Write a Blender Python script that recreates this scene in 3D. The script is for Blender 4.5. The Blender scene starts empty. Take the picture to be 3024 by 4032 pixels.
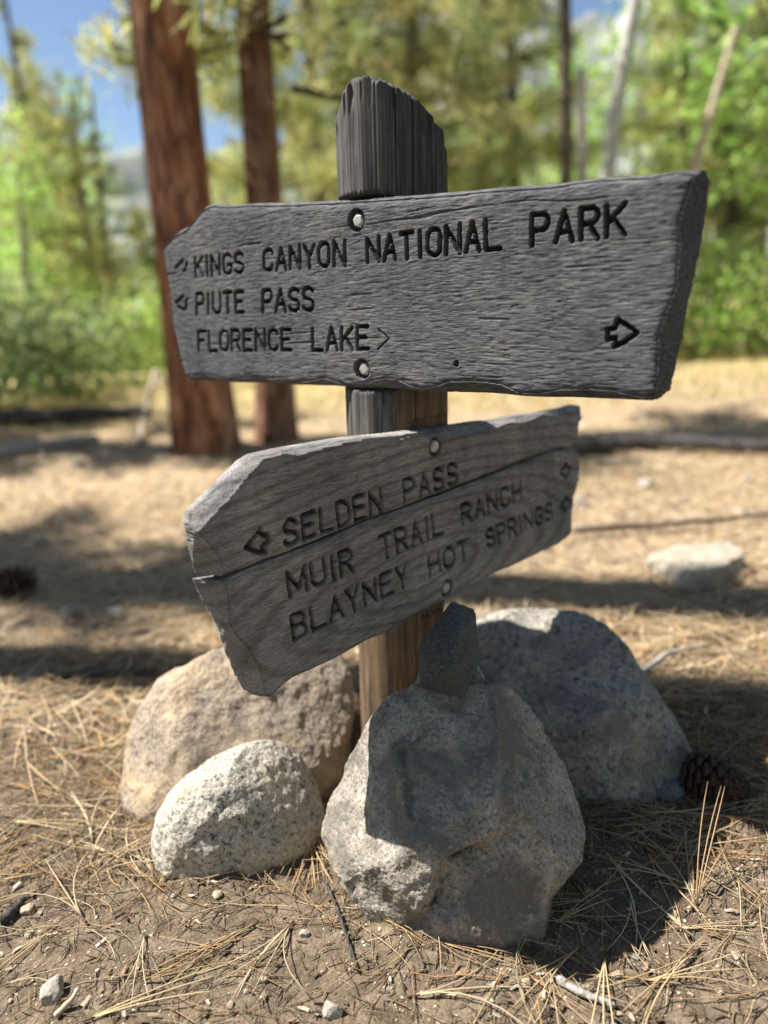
import bpy, math, random, zlib
import numpy as np
from mathutils import Vector, Matrix

# ------------------------------------------------------------------ camera
PITCH, ROLL, FPX = math.radians(15.5), math.radians(3.0), 3026.0
IW, IH = 3024.0, 4032.0
fwd = np.array([0, math.cos(PITCH), -math.sin(PITCH)])
up0 = np.array([0, math.sin(PITCH), math.cos(PITCH)])
rt0 = np.array([1.0, 0, 0])
RIGHT = rt0 * math.cos(ROLL) - up0 * math.sin(ROLL)
UP = up0 * math.cos(ROLL) + rt0 * math.sin(ROLL)
CAMH = 0.7895
CAM = np.array([0, 0, CAMH])

def ray(px, py):
    """direction through photo pixel (3024 x 4032), unit depth along the optical axis"""
    return RIGHT * ((px - IW / 2) / FPX) - UP * ((py - IH / 2) / FPX) + fwd
def at_depth(px, py, z): return CAM + ray(px, py) * z
def on_ground(px, py, h=0.0):
    r = ray(px, py); return CAM + r * ((h - CAM[2]) / r[2])
def on_plane(px, py, p0, n):
    r = ray(px, py); return CAM + r * (np.dot(p0 - CAM, n) / np.dot(r, n))
def depth_of(p): return float(np.dot(np.asarray(p) - CAM, fwd))
def to_px(P):
    d = np.asarray(P) - CAM
    z = d @ fwd
    return np.stack([IW / 2 + FPX * (d @ RIGHT) / z, IH / 2 - FPX * (d @ UP) / z], -1)
def unit(v): v = np.asarray(v, float); return v / np.linalg.norm(v)
K = 3024 / 1659.0                                  # pixels noted on a 1659-wide view

scene = bpy.context.scene
col = scene.collection
cd = bpy.data.cameras.new('camera'); cam = bpy.data.objects.new('camera', cd); col.objects.link(cam)
cd.sensor_fit = 'VERTICAL'; cd.sensor_height = 36.0; cd.lens = 36.0 * FPX / IH
cd.clip_start, cd.clip_end = 0.05, 5000
M = Matrix.Identity(4)
for i in range(3):
    M[i][0], M[i][1], M[i][2], M[i][3] = RIGHT[i], UP[i], -fwd[i], CAM[i]
cam.matrix_world = M
cd.dof.use_dof = True; cd.dof.focus_distance = 0.99; cd.dof.aperture_fstop = 1.7
cd.dof.aperture_blades = 0
scene.camera = cam

# ------------------------------------------------------------------ light
SUNV = unit([-0.74, 0.17, 1.0])                    # towards the sun: high, from the left
SUN_EL = math.asin(SUNV[2]); SUN_AZ = math.atan2(SUNV[0], SUNV[1])
w = bpy.data.worlds.new('World'); scene.world = w; w.use_nodes = True
nt = w.node_tree; bg = nt.nodes['Background']
sky = nt.nodes.new('ShaderNodeTexSky'); sky.sky_type = 'NISHITA'; sky.sun_disc = False
sky.sun_elevation = SUN_EL; sky.sun_rotation = SUN_AZ; sky.altitude = 1500
sky.air_density = 1.0; sky.dust_density = 1.0; sky.ozone_density = 1.0
nt.links.new(sky.outputs[0], bg.inputs[0]); bg.inputs[1].default_value = 0.065
sd = bpy.data.lights.new('sun', 'SUN'); sd.energy = 5.0; sd.angle = math.radians(0.53); sd.color = (1, 0.94, 0.85)
sun = bpy.data.objects.new('sun', sd); col.objects.link(sun)
sun.rotation_euler = Vector(SUNV).to_track_quat('Z', 'Y').to_euler(); sun.location = (-6, 2, 9)
vs = scene.view_settings; vs.view_transform = 'Standard'; vs.look = 'None'; vs.exposure = 1.2; vs.gamma = 1
vs.use_curve_mapping = False
scene.cycles.max_bounces = 8; scene.cycles.use_denoising = True
try: scene.cycles.denoiser = 'OPENIMAGEDENOISE'
except Exception: pass

# ------------------------------------------------------------------ noise
def _h(i, j, k, seed):
    n = (i * 374761393 + j * 668265263 + k * 1442695041 + seed * 974634777) & 0xFFFFFFFF
    n = ((n ^ (n >> 13)) * 1274126177) & 0xFFFFFFFF
    n = ((n ^ (n >> 16)) * 2246822519) & 0xFFFFFFFF
    return ((n ^ (n >> 15)) & 0xFFFFFF).astype(np.float64) / 0xFFFFFF
def noise2(x, y, seed=0):
    x = np.asarray(x, float); y = np.asarray(y, float)
    i = np.floor(x).astype(np.int64); j = np.floor(y).astype(np.int64)
    u = x - i; v = y - j
    u = u * u * u * (u * (u * 6 - 15) + 10); v = v * v * v * (v * (v * 6 - 15) + 10)
    z = np.zeros_like(i)
    a, b, c, d = _h(i, j, z, seed), _h(i + 1, j, z, seed), _h(i, j + 1, z, seed), _h(i + 1, j + 1, z, seed)
    return (a + (b - a) * u) * (1 - v) + (c + (d - c) * u) * v - 0.5
def noise3(p, seed=0):
    x, y, z = p[..., 0], p[..., 1], p[..., 2]
    i = np.floor(x).astype(np.int64); j = np.floor(y).astype(np.int64); k = np.floor(z).astype(np.int64)
    f = [x - i, y - j, z - k]; f = [t * t * t * (t * (t * 6 - 15) + 10) for t in f]
    r = 0
    for di in (0, 1):
        for dj in (0, 1):
            for dk in (0, 1):
                wgt = (f[0] if di else 1 - f[0]) * (f[1] if dj else 1 - f[1]) * (f[2] if dk else 1 - f[2])
                r = r + wgt * _h(i + di, j + dj, k + dk, seed)
    return r - 0.5
def fbm2(x, y, n=4, seed=0, gain=0.5):
    r, a, f = 0, 1.0, 1.0
    for o in range(n):
        r = r + a * noise2(x * f + 17.3 * o, y * f - 9.1 * o, seed + o); a *= gain; f *= 2.03
    return r
def fbm3(p, n=4, seed=0, gain=0.5):
    r, a, f = 0, 1.0, 1.0
    for o in range(n):
        r = r + a * noise3(p * f + 13.7 * o, seed + o); a *= gain; f *= 2.03
    return r
def sstep(a, b, x):
    t = np.clip((x - a) / (b - a), 0, 1); return t * t * (3 - 2 * t)

# ------------------------------------------------------------------ mesh helpers
def make_mesh(name, verts, faces, smooth=True, cols=None):
    """verts (n,3); faces an int array (m,3) or (m,4), or a list of such arrays"""
    if not isinstance(faces, list): faces = [faces]
    faces = [np.asarray(f, np.int32) for f in faces if len(f)]
    me = bpy.data.meshes.new(name)
    verts = np.asarray(verts, np.float32)
    nl = sum(f.size for f in faces); nf = sum(len(f) for f in faces)
    me.vertices.add(len(verts)); me.vertices.foreach_set('co', verts.ravel())
    me.loops.add(nl); me.loops.foreach_set('vertex_index', np.concatenate([f.ravel() for f in faces]))
    me.polygons.add(nf)
    tot = np.concatenate([np.full(len(f), f.shape[1], np.int32) for f in faces])
    st = np.concatenate([[0], np.cumsum(tot)[:-1]]).astype(np.int32)
    me.polygons.foreach_set('loop_start', st); me.polygons.foreach_set('loop_total', tot)
    me.polygons.foreach_set('use_smooth', np.full(nf, smooth))
    if cols is not None:
        at = me.color_attributes.new('Col', 'FLOAT_COLOR', 'POINT')
        c = np.ones((len(verts), 4), np.float32); c[:, :cols.shape[1]] = cols
        at.data.foreach_set('color', c.ravel())
    me.update(calc_edges=True); me.validate()
    return me
def add(name, me, mat=None, parent=None, matrix=None):
    o = bpy.data.objects.new(name, me); col.objects.link(o)
    if mat is not None and me is not None and not me.materials: me.materials.append(mat)
    if matrix is not None: o.matrix_world = matrix
    if parent is not None: o.parent = parent
    return o
def tag(o, label=None, cat=None, group=None, kind=None):
    if label: o['label'] = label
    if cat: o['category'] = cat
    if group: o['group'] = group
    if kind: o['kind'] = kind
    return o
def empty(name, loc=(0, 0, 0)):
    o = bpy.data.objects.new(name, None); col.objects.link(o); o.location = loc; o.empty_display_size = 0.05
    return o
def grid_faces(nu, nv, off=0, wrap=False):
    """index = off + j*nu + i"""
    i = np.arange(nu if wrap else nu - 1); j = np.arange(nv - 1)
    I, J = np.meshgrid(i, j); I = I.ravel(); J = J.ravel(); I2 = (I + 1) % nu
    return np.stack([J * nu + I, J * nu + I2, (J + 1) * nu + I2, (J + 1) * nu + I], 1) + off
def frame(o, x, y, z):
    m = Matrix.Identity(4)
    for i in range(3): m[i][0], m[i][1], m[i][2], m[i][3] = x[i], y[i], z[i], o[i]
    return m
def tube(path, rad, sides=6, cap=True):
    path = np.asarray(path, float); n = len(path)
    rad = np.broadcast_to(np.asarray(rad, float), (n,))
    t = np.gradient(path, axis=0); t /= np.linalg.norm(t, axis=1)[:, None] + 1e-12
    ref = np.array([0.0, 0, 1]) if abs(t[:, 2]).mean() < 0.9 else np.array([1.0, 0, 0])
    a = np.cross(t, ref); a /= np.linalg.norm(a, axis=1)[:, None] + 1e-12; b = np.cross(t, a)
    ang = np.arange(sides) / sides * 2 * np.pi
    v = path[:, None] + rad[:, None, None] * (np.cos(ang)[None, :, None] * a[:, None] + np.sin(ang)[None, :, None] * b[:, None])
    v = v.reshape(-1, 3); f = [grid_faces(sides, n, 0, True)]
    if cap:
        v = np.concatenate([v, path[:1], path[-1:]]); k = n * sides
        i = np.arange(sides); i2 = (i + 1) % sides
        f.append(np.stack([np.full(sides, k), i2, i], 1)); f.append(np.stack([np.full(sides, k + 1), (n - 1) * sides + i, (n - 1) * sides + i2], 1))
    return v, f
class Bag:
    """collects shapes for one mesh"""
    def __init__(s): s.v, s.q, s.t, s.c, s.n = [], [], [], [], 0
    def put(s, v, faces, c=None):
        if not isinstance(faces, list): faces = [faces]
        for f in faces:
            f = np.asarray(f); (s.q if f.shape[1] == 4 else s.t).append(f + s.n)
        s.v.append(np.asarray(v, np.float32)); s.n += len(v)
        if c is not None: s.c.append(np.broadcast_to(np.asarray(c, np.float32), (len(v), 3)))
    def mesh(s, name, smooth=True):
        fs = [np.concatenate(x) for x in (s.q, s.t) if x]
        return make_mesh(name, np.concatenate(s.v), fs, smooth, np.concatenate(s.c) if s.c else None)

# ------------------------------------------------------------------ materials
def new_mat(name):
    m = bpy.data.materials.new(name); m.use_nodes = True
    return m, m.node_tree, m.node_tree.nodes['Principled BSDF']
class NT:
    def __init__(s, name): s.m, s.t, s.b = new_mat(name)
    def n(s, kind, **kw):
        nd = s.t.nodes.new('ShaderNode' + kind)
        for k, v in kw.items():
            if k.startswith('i_'):
                key = k[2:]; key = int(key) if key.isdigit() else key.replace('_', ' ')
                nd.inputs[key].default_value = v
            else: setattr(nd, k, v)
        return nd
    def l(s, a, b): s.t.links.new(a, b)
    def coords(s, scale=(1, 1, 1), rot=(0, 0, 0), out='Object'):
        tc = s.n('TexCoord'); mp = s.n('Mapping'); mp.inputs['Scale'].default_value = scale; mp.inputs['Rotation'].default_value = rot
        s.l(tc.outputs[out], mp.inputs[0]); return mp.outputs[0]
    def noise(s, vec, scale, detail=4, rough=0.55, dist=0):
        nd = s.n('TexNoise'); nd.inputs['Scale'].default_value = scale; nd.inputs['Detail'].default_value = detail
        nd.inputs['Roughness'].default_value = rough; nd.inputs['Distortion'].default_value = dist
        s.l(vec, nd.inputs['Vector']); return nd.outputs[0]
    def ramp(s, fac, stops, interp='LINEAR'):
        r = s.n('ValToRGB'); cr = r.color_ramp; cr.interpolation = interp
        while len(cr.elements) < len(stops): cr.elements.new(0.5)
        for e, (p, c) in zip(cr.elements, stops):
            e.position = p; e.color = (*c, 1) if len(c) == 3 else c
        s.l(fac, r.inputs[0]); return r.outputs[0]
    def mix(s, a, b, fac, mode='MIX'):
        nd = s.n('Mix'); nd.data_type = 'RGBA'; nd.blend_type = mode
        for sock, val in ((nd.inputs[0], fac), (nd.inputs[6], a), (nd.inputs[7], b)):
            if hasattr(val, 'is_linked') or hasattr(val, 'links'): s.l(val, sock)
            else: sock.default_value = (*val, 1) if isinstance(val, tuple) and len(val) == 3 else val
        return nd.outputs[2]
    def bump(s, h, dist, strength=1.0, prev=None):
        b = s.n('Bump'); b.inputs['Distance'].default_value = dist; b.inputs['Strength'].default_value = strength
        s.l(h, b.inputs['Height'])
        if prev is not None: s.l(prev, b.inputs['Normal'])
        s.l(b.outputs[0], s.b.inputs['Normal']); return b.outputs[0]
    def math(s, op, a, b=None):
        nd = s.n('Math'); nd.operation = op
        for i, x in enumerate((a, b)):
            if x is None: continue
            if hasattr(x, 'links'): s.l(x, nd.inputs[i])
            else: nd.inputs[i].default_value = x
        return nd.outputs[0]
    def color(s, c, rough=0.9, spec=0.2):
        if hasattr(c, 'links'): s.l(c, s.b.inputs['Base Color'])
        else: s.b.inputs['Base Color'].default_value = (*c, 1)
        s.b.inputs['Roughness'].default_value = rough; s.b.inputs['Specular IOR Level'].default_value = spec
        return s.m

# ------------------------------------------------------------------ signpost geometry frames
AX1 = at_depth(1545, 1160, 1.129); AX2 = at_depth(1562, 2040, 1.2265)
AXD = unit(AX1 - AX2)                                   # post axis, upward
POST_BASE = AX2 - AXD * (AX2[2] / AXD[2])
def board_frame(vp, sign, bolt_px, z):
    U = unit(ray(*vp)) * sign
    V = unit(AXD - U * np.dot(AXD, U)); N = np.cross(U, V)
    return at_depth(*bolt_px, z), U, V, N
B1 = board_frame((-2178, 1376), -1, (1411, 1160), 1.070)
B2 = board_frame((4648, 930), 1, (1738, 2040), 1.158)
def uv(B, px, py):
    P = on_plane(px, py, B[0], B[3]) - B[0]
    return np.array([P @ B[1], P @ B[2]])
def uvs(B, pts): return np.array([uv(B, *p) for p in pts])

# ------------------------------------------------------------------ routed lettering (single-stroke capitals)
def arc(cx, cy, rx, ry, a0, a1, n=9):
    t = np.radians(np.linspace(a0, a1, n)); return [(cx + rx * math.cos(q), cy + ry * math.sin(q)) for q in t]
GL = {
 'A': [[(0, 0), (.5, 1), (1, 0)], [(.2, .33), (.8, .33)]],
 'B': [[(0, 0), (0, 1), (.55, 1)] + arc(.55, .76, .38, .24, 90, -90) + [(0, .52)], [(.55, .52)] + arc(.58, .26, .42, .26, 90, -90) + [(0, 0)]],
 'C': [arc(.52, .72, .48, .28, 15, 180) + arc(.52, .28, .48, .28, 180, 345)],
 'D': [[(0, 0), (0, 1), (.4, 1)] + arc(.4, .66, .6, .34, 90, 0) + arc(.4, .34, .6, .34, 0, -90) + [(0, 0)]],
 'E': [[(1, 1), (0, 1), (0, 0), (1, 0)], [(0, .53), (.78, .53)]],
 'F': [[(1, 1), (0, 1), (0, 0)], [(0, .53), (.75, .53)]],
 'G': [arc(.52, .72, .48, .28, 20, 180) + arc(.52, .28, .48, .28, 180, 360) + [(1, .46), (.58, .46)]],
 'H': [[(0, 0), (0, 1)], [(1, 0), (1, 1)], [(0, .5), (1, .5)]],
 'I': [[(.5, 0), (.5, 1)]],
 'K': [[(0, 0), (0, 1)], [(1, 1), (0.05, .42)], [(.34, .6), (1, 0)]],
 'L': [[(0, 1), (0, 0), (1, 0)]],
 'M': [[(0, 0), (0, 1), (.5, .2), (1, 1), (1, 0)]],
 'N': [[(0, 0), (0, 1), (1, 0), (1, 1)]],
 'O': [arc(.5, .7, .5, .3, 0, 180) + arc(.5, .3, .5, .3, 180, 360) + [(1, .7)]],
 'P': [[(0, 0), (0, 1), (.55, 1)] + arc(.55, .74, .45, .26, 90, -90) + [(0, .48)]],
 'R': [[(0, 0), (0, 1), (.55, 1)] + arc(.55, .75, .43, .25, 90, -90) + [(0, .5)], [(.5, .5), (1, 0)]],
 'S': [arc(.5, .75, .47, .25, 20, 270) + arc(.5, .25, .5, .25, 90, -160)],
 'T': [[(0, 1), (1, 1)], [(.5, 1), (.5, 0)]],
 'U': [[(0, 1), (0, .32)] + arc(.5, .32, .5, .32, 180, 360) + [(1, 1)]],
 'Y': [[(0, 1), (.5, .45), (1, 1)], [(.5, .45), (.5, 0)]],
}
ADV = {'I': .30, 'M': 1.2, 'N': 1.0}
def word(B, text, bl, tl, br, tr, rng):
    """a word whose four corners were read in the photograph -> stroke polylines in board coordinates"""
    bl, tl, br, tr = [uv(B, *p) for p in (bl, tl, br, tr)]
    wd = [ADV.get(c, .95) for c in text]; gap = .44
    tot = sum(wd) + gap * (len(text) - 1); x = 0; out = []
    for c, wc in zip(text, wd):
        for pl in GL[c]:
            q = []
            for (a, b) in pl:
                s = (x + (a if c != 'I' else .5) * wc) / tot
                q.append((bl * (1 - s) + br * s) * (1 - b) + (tl * (1 - s) + tr * s) * b)
            q = np.array(q) + rng.normal(0, .0003, (len(q), 2))
            out.append(q)
        x += wc + gap
    return out

def seg_dist(P, A, Bq):
    d = Bq - A; t = np.clip(((P - A) @ d) / max(d @ d, 1e-12), 0, 1)
    return np.linalg.norm(P - A - t[:, None] * d, axis=1)
def poly_dist(P, pts, reach=None):
    """least distance to a polyline; cells farther than reach are left at reach"""
    best = np.full(len(P), 1e9 if reach is None else reach)
    for a, b in zip(pts[:-1], pts[1:]):
        if reach is not None:
            lo = np.minimum(a, b) - reach; hi = np.maximum(a, b) + reach
            m = np.nonzero((P[:, 0] > lo[0]) & (P[:, 0] < hi[0]) & (P[:, 1] > lo[1]) & (P[:, 1] < hi[1]))[0]
            if len(m): best[m] = np.minimum(best[m], seg_dist(P[m], a, b))
        else: best = np.minimum(best, seg_dist(P, a, b))
    return best
def inside(P, poly):
    x, y = P[:, 0], P[:, 1]; r = np.zeros(len(P), bool); n = len(poly)
    for i in range(n):
        (x1, y1), (x2, y2) = poly[i], poly[(i + 1) % n]
        if y1 == y2: continue
        c = ((y1 > y) != (y2 > y)) & (x < (x2 - x1) * (y - y1) / (y2 - y1) + x1); r ^= c
    return r
def resample(pts, n):
    pts = np.asarray(pts, float); d = np.concatenate([[0], np.cumsum(np.linalg.norm(np.diff(pts, axis=0), axis=1))])
    s = np.linspace(0, d[-1], n); return np.stack([np.interp(s, d, pts[:, k]) for k in range(pts.shape[1])], 1)

def plank(B, bottom, top, left, right, inner, strokes, holes, thick, du, dv, seed, grain_dir=0.0, slope=1.1, dens=1.0, groove=.0115, half=.0029, ring=None):
    """a weathered board: outline as a four-sided patch, worn bevels outside `inner`, routed strokes, bolt recesses"""
    bottom, top, left, right, inner = [uvs(B, p) if not isinstance(p, np.ndarray) else p for p in (bottom, top, left, right, inner)]
    L = max(np.ptp(bottom[:, 0]), np.ptp(top[:, 0])); H = max(np.ptp(left[:, 1]), np.ptp(right[:, 1]))
    nu, nv = int(L / du), int(H / dv)
    b, t, l, r = resample(bottom, nu), resample(top, nu), resample(left, nv), resample(right, nv)
    S, T = np.meshgrid(np.linspace(0, 1, nu), np.linspace(0, 1, nv)); S = S[..., None]; T = T[..., None]
    G = (1 - T) * b[None] + T * t[None] + (1 - S) * l[:, None] + S * r[:, None] - ((1 - S) * (1 - T) * b[0] + S * (1 - T) * b[-1] + (1 - S) * T * t[0] + S * T * t[-1])
    P = G.reshape(-1, 2); u, v = P[:, 0], P[:, 1]
    # grain runs along u with a slow waver
    wv = v + .010 * fbm2(u * 5, v * 9, 3, seed) + grain_dir * u
    hgt = .0016 * fbm2(u * 6, v * 14, 3, seed + 5)                                         # warp of the plank
    hgt += .0002 * fbm2(u * 22, wv * 60, 3, seed + 9) * dens
    chk = noise2(u * 62 + 2 * noise2(u * 25, v * 60, seed + 3), wv * 430, seed + 21)       # short checks along the grain
    chk2 = noise2(u * 110, wv * 560, seed + 22)
    long = noise2(u * 9, wv * 240, seed + 23)
    hgt -= .0007 * sstep(.10, .30, chk) * dens + .0005 * sstep(.10, .30, chk2) * dens + .0022 * sstep(.40, .46, long) * dens
    if ring is not None: hgt += ring(u, v)
    # worn bevels
    ins = inside(P, inner); di = poly_dist(P, np.vstack([inner, inner[:1]]))
    out = np.where(ins, 0, di)
    hgt -= np.minimum(slope * out + .0012 * sstep(0, .004, out), thick * .8)
    hgt -= .0035 * np.exp(-di / .0035) * (ins)                                             # softened arris
    bd = np.vstack([b, r[1:], t[::-1][1:], l[::-1][1:]])
    de = poly_dist(P, resample(bd, 260))
    hgt -= .004 * np.exp(-(de / .004) ** 2)
    hgt -= .0015 * sstep(.1, .4, noise2(u * 40, v * 160, seed + 40)) * np.exp(-de / .012)   # splintered edge
    # routed strokes
    deep = np.zeros(len(P))
    for q in strokes:
        q, hs_ = q if isinstance(q, tuple) else (q, 1.0)
        wob = half * hs_ * (1 + .25 * noise2(u * 160, v * 160, seed + 60)) + .0005 * noise2(u * 400, v * 700, seed + 61)
        d = poly_dist(P, q, .012)
        cut = groove * (1 - sstep(wob * .82, wob * 1.14, d)); deep = np.maximum(deep, cut * hs_)
    hgt = hgt * (1 - .5 * deep / groove) - deep
    for (hu, hv), rad, dep in holes:
        d = np.hypot(u - hu, v - hv) + .0008 * noise2(u * 300, v * 300, seed + 70)
        hgt = np.where(d < rad * 1.2, hgt * sstep(rad * .8, rad * 1.2, d) - dep * (1 - sstep(rad * .9, rad * 1.05, d)), hgt)
    hgt = np.maximum(hgt, -thick * .9)
    V3 = np.concatenate([P, hgt[:, None]], 1)
    # side walls and back
    ib = np.concatenate([np.arange(nu), nu - 1 + nu * np.arange(1, nv), nu * (nv - 1) + np.arange(nu - 2, -1, -1), nu * np.arange(nv - 2, 0, -1)])
    nb = len(ib); rows = [ib]; allv = [V3]; off = len(V3); base = V3[ib]; faces = [grid_faces(nu, nv)]
    cen = P.mean(0)
    for k, fr in enumerate((.2, .45, .7, .93, 1.0)):
        row = base.copy(); zz = base[:, 2] * (1 - fr) - thick * fr; row[:, 2] = zz
        jag = .0016 * noise2(np.arange(nb) * .7, np.full(nb, k * 3.1), seed + 80) + .002 * noise2(base[:, 0] * 30, base[:, 1] * 200 + k, seed + 81)
        dirn = base[:, :2] - cen; dirn /= np.linalg.norm(dirn, axis=1)[:, None]
        row[:, :2] += dirn * (jag[:, None] - (.003 if fr == 1.0 else 0))
        allv.append(row); rows.append(np.arange(off, off + nb)); off += nb
    for r0, r1 in zip(rows[:-1], rows[1:]):
        a, c = r0, np.roll(r0, -1); d, e = r1, np.roll(r1, -1)
        faces.append(np.stack([c, a, d, e], 1))
    allv.append(np.array([[cen[0], cen[1], -thick]])); last = rows[-1]
    faces.append(np.stack([np.roll(last, -1), last, np.full(nb, off)], 1))
    allv = np.vstack(allv); cm = np.zeros((len(allv), 3)); cm[:len(P)] = sstep(.35, .8, deep / groove)[:, None]   # groove shade put into the colour of the strokes, with dark brown residue
    return allv, faces, cm

rng = np.random.default_rng(7)
W1 = []
for a in (
 ('KINGS', (771, 1089), (769, 1014), (957, 1073), (955, 995)),
 ('CANYON', (1036, 1066), (1036, 985), (1357, 1044), (1355, 948)),
 ('NATIONAL', (1446, 1032), (1445, 940), (1970, 979), (1968, 860)),
 ('PARK', (2095, 966), (2096, 848), (2460, 926), (2462, 800)),
 ('PIUTE', (774, 1237), (773, 1157), (960, 1229), (958, 1149)),
 ('PASS', (1036, 1229), (1036, 1143), (1232, 1222), (1230, 1132)),
 ('FLORENCE', (782, 1382), (780, 1304), (1144, 1379), (1142, 1298)),
 ('LAKE', (1231, 1380), (1228, 1295), (1452, 1374), (1449, 1286))): W1 += word(B1, a[0], *a[1:], rng)
ARROWS1 = [[(1492, 1298), (1531, 1334), (1490, 1375)],
 [(692, 1053), (721, 1024)], [(737, 1034), (733, 1046)], [(722, 1066), (732, 1060)],
 [(692, 1191), (721, 1166)], [(737, 1176), (731, 1190), (736, 1206), (722, 1221), (702, 1206)],
 [(2508, 1311), (2432, 1258), (2422, 1291), (2392, 1297), (2394, 1338), (2424, 1330), (2419, 1366), (2460, 1345), (2508, 1311)]]
W1 += [uvs(B1, a) for a in ARROWS1[1:]] + [(uvs(B1, ARROWS1[0]), .5)]
H1 = [(uv(B1, 1401, 868), .0150, .0145), (uv(B1, 1424, 1454), .0145, .0145), (uv(B1, 1797, 1433), .0042, .020)]
TH1, TH2 = .029, .030

b1_top = [(655, 938), (690, 905), (727, 886), (760, 843), (786, 812), (822, 799), (895, 806), (980, 799), (1148, 797), (1325, 789), (1586, 770), (1779, 753), (2000, 733), (2152, 724), (2354, 697), (2557, 686), (2658, 671), (2745, 665)]
b1_bot = [(740, 1499), (860, 1505), (1150, 1517), (1420, 1530), (1650, 1543), (1900, 1555), (2150, 1568), (2400, 1577), (2560, 1580)]
b1_left = [(740, 1499), (716, 1470), (690, 1370), (668, 1270), (655, 1150), (640, 1060), (625, 987), (635, 955), (655, 938)]
b1_right = [(2560, 1580), (2600, 1545), (2628, 1420), (2652, 1300), (2690, 1120), (2728, 930), (2748, 780), (2757, 710), (2745, 665)]
b1_in = [(728, 1480), (740, 1488), (756, 1495), (777, 1480), (819, 1478), (862, 1489), (912, 1499), (980, 1485), (1043, 1487), (1085, 1501), (1148, 1508), (1212, 1503), (1272, 1491), (1320, 1505), (1359, 1520), (1431, 1520), (1470, 1500), (1513, 1491), (1562, 1496), (1610, 1520), (1658, 1532), (1730, 1520), (1755, 1505), (1827, 1503), (1899, 1505), (1971, 1515), (2040, 1549), (2127, 1551), (2203, 1536), (2329, 1534), (2405, 1539), (2481, 1557), (2537, 1567), (2567, 1555),
 (2582, 1546), (2587, 1455), (2592, 1329), (2623, 1228), (2663, 1126), (2673, 974), (2673, 873), (2710, 760), (2735, 690),
 (2658, 680), (2557, 700), (2354, 712), (2152, 738), (2000, 747), (1779, 768), (1586, 783), (1325, 800), (1148, 808), (980, 810), (895, 817), (830, 812), (800, 825), (770, 860), (735, 905), (690, 930), (655, 962), (640, 990), (652, 1060), (668, 1150), (680, 1270), (702, 1370)]
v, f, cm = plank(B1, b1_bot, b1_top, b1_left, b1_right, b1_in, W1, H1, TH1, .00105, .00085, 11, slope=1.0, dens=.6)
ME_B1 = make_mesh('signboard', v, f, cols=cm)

W2a, W2b = [], []
for a in (('SELDEN', (1124, 2150), (1117, 2056), (1509, 2016), (1500, 1925)),
          ('PASS', (1598, 1980), (1590, 1893), (1806, 1903), (1800, 1822))): W2a += word(B2, a[0], *a[1:], rng)
for a in (('MUIR', (1144, 2349), (1131, 2254), (1394, 2249), (1384, 2158)),
 ('TRAIL', (1506, 2201), (1493, 2114), (1746, 2097), (1738, 2015)),
 ('RANCH', (1823, 2063), (1816, 1990), (2056, 1965), (2050, 1897)),
 ('BLAYNEY', (1161, 2519), (1149, 2427), (1610, 2305), (1600, 2222)),
 ('HOT', (1694, 2266), (1687, 2194), (1845, 2196), (1838, 2124)),
 ('SPRINGS', (1921, 2155), (1913, 2090), (2176, 2041), (2170, 1978))): W2b += word(B2, a[0], *a[1:], rng)
W2a += [uvs(B2, [(967, 2155), (1026, 2085), (1031, 2107), (1054, 2102), (1058, 2132), (1031, 2152), (1046, 2172), (1026, 2177), (967, 2155)])]
W2b += [uvs(B2, [(2246, 1846), (2226, 1825), (2222, 1842), (2209, 1850), (2210, 1868), (2222, 1868), (2224, 1887), (2246, 1846)]),
        uvs(B2, [(2248, 1976), (2226, 1957), (2222, 1973), (2209, 1983), (2210, 2000), (2222, 1999), (2224, 2014), (2248, 1976)])]
H2a = [(uv(B2, 1716, 1759), .0145, .0145)]; H2b = [(uv(B2, 1760, 2317), .0145, .0145)]
crack_u = [(826, 2281), (887, 2271), (975, 2237), (1050, 2206), (1198, 2149), (1345, 2090), (1472, 2038), (1577, 2001), (1687, 1960), (1795, 1920), (1904, 1876), (2034, 1824), (2164, 1768), (2281, 1727)]
crack_l = [(813, 2302), (882, 2291), (975, 2250), (1050, 2219), (1198, 2162), (1345, 2103), (1472, 2050), (1577, 2014), (1687, 1972), (1795, 1933), (1904, 1889), (2034, 1838), (2164, 1788), (2251, 1765), (2275, 1769)]
p2a_top = [(772, 2072), (785, 2030), (840, 1975), (920, 1895), (990, 1825), (1030, 1800), (1123, 1778), (1245, 1757), (1358, 1737), (1471, 1722), (1584, 1713), (1748, 1690), (1860, 1673), (1969, 1659), (2056, 1642), (2143, 1632), (2251, 1612), (2296, 1598)]
p2a_left = [(826, 2281), (798, 2193), (783, 2115), (772, 2072)]
p2a_right = [(2281, 1727), (2285, 1675), (2297, 1650), (2296, 1598)]
p2a_in = [(887, 2273), (874, 2214), (849, 2172), (815, 2130), (787, 2098), (832, 2045), (916, 1962), (984, 1878), (1039, 1818), (1123, 1793), (1180, 1800), (1245, 1783), (1330, 1760), (1471, 1732), (1584, 1722), (1665, 1704), (1708, 1723), (1817, 1723), (1925, 1706), (1991, 1675), (2017, 1667), (2069, 1667), (2112, 1650), (2143, 1638), (2186, 1640), (2242, 1632), (2310, 1600), (2310, 1740), (2160, 1790), (1600, 2015), (1200, 2165), (980, 2250)]
p2b_left = [(1045, 2754), (1013, 2745), (985, 2697), (945, 2601), (900, 2477), (849, 2386), (820, 2320), (813, 2302)]
p2b_right = [(2253, 2114), (2259, 2105), (2256, 2037), (2265, 1951), (2285, 1894), (2287, 1808), (2275, 1769)]
p2b_bot = [(1045, 2754), (1072, 2752), (1098, 2725), (1160, 2676), (1245, 2640), (1358, 2584), (1443, 2533), (1543, 2493), (1629, 2432), (1721, 2386), (1801, 2346), (1875, 2312), (1944, 2266), (2030, 2231), (2116, 2191), (2202, 2148), (2253, 2114)]
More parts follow.
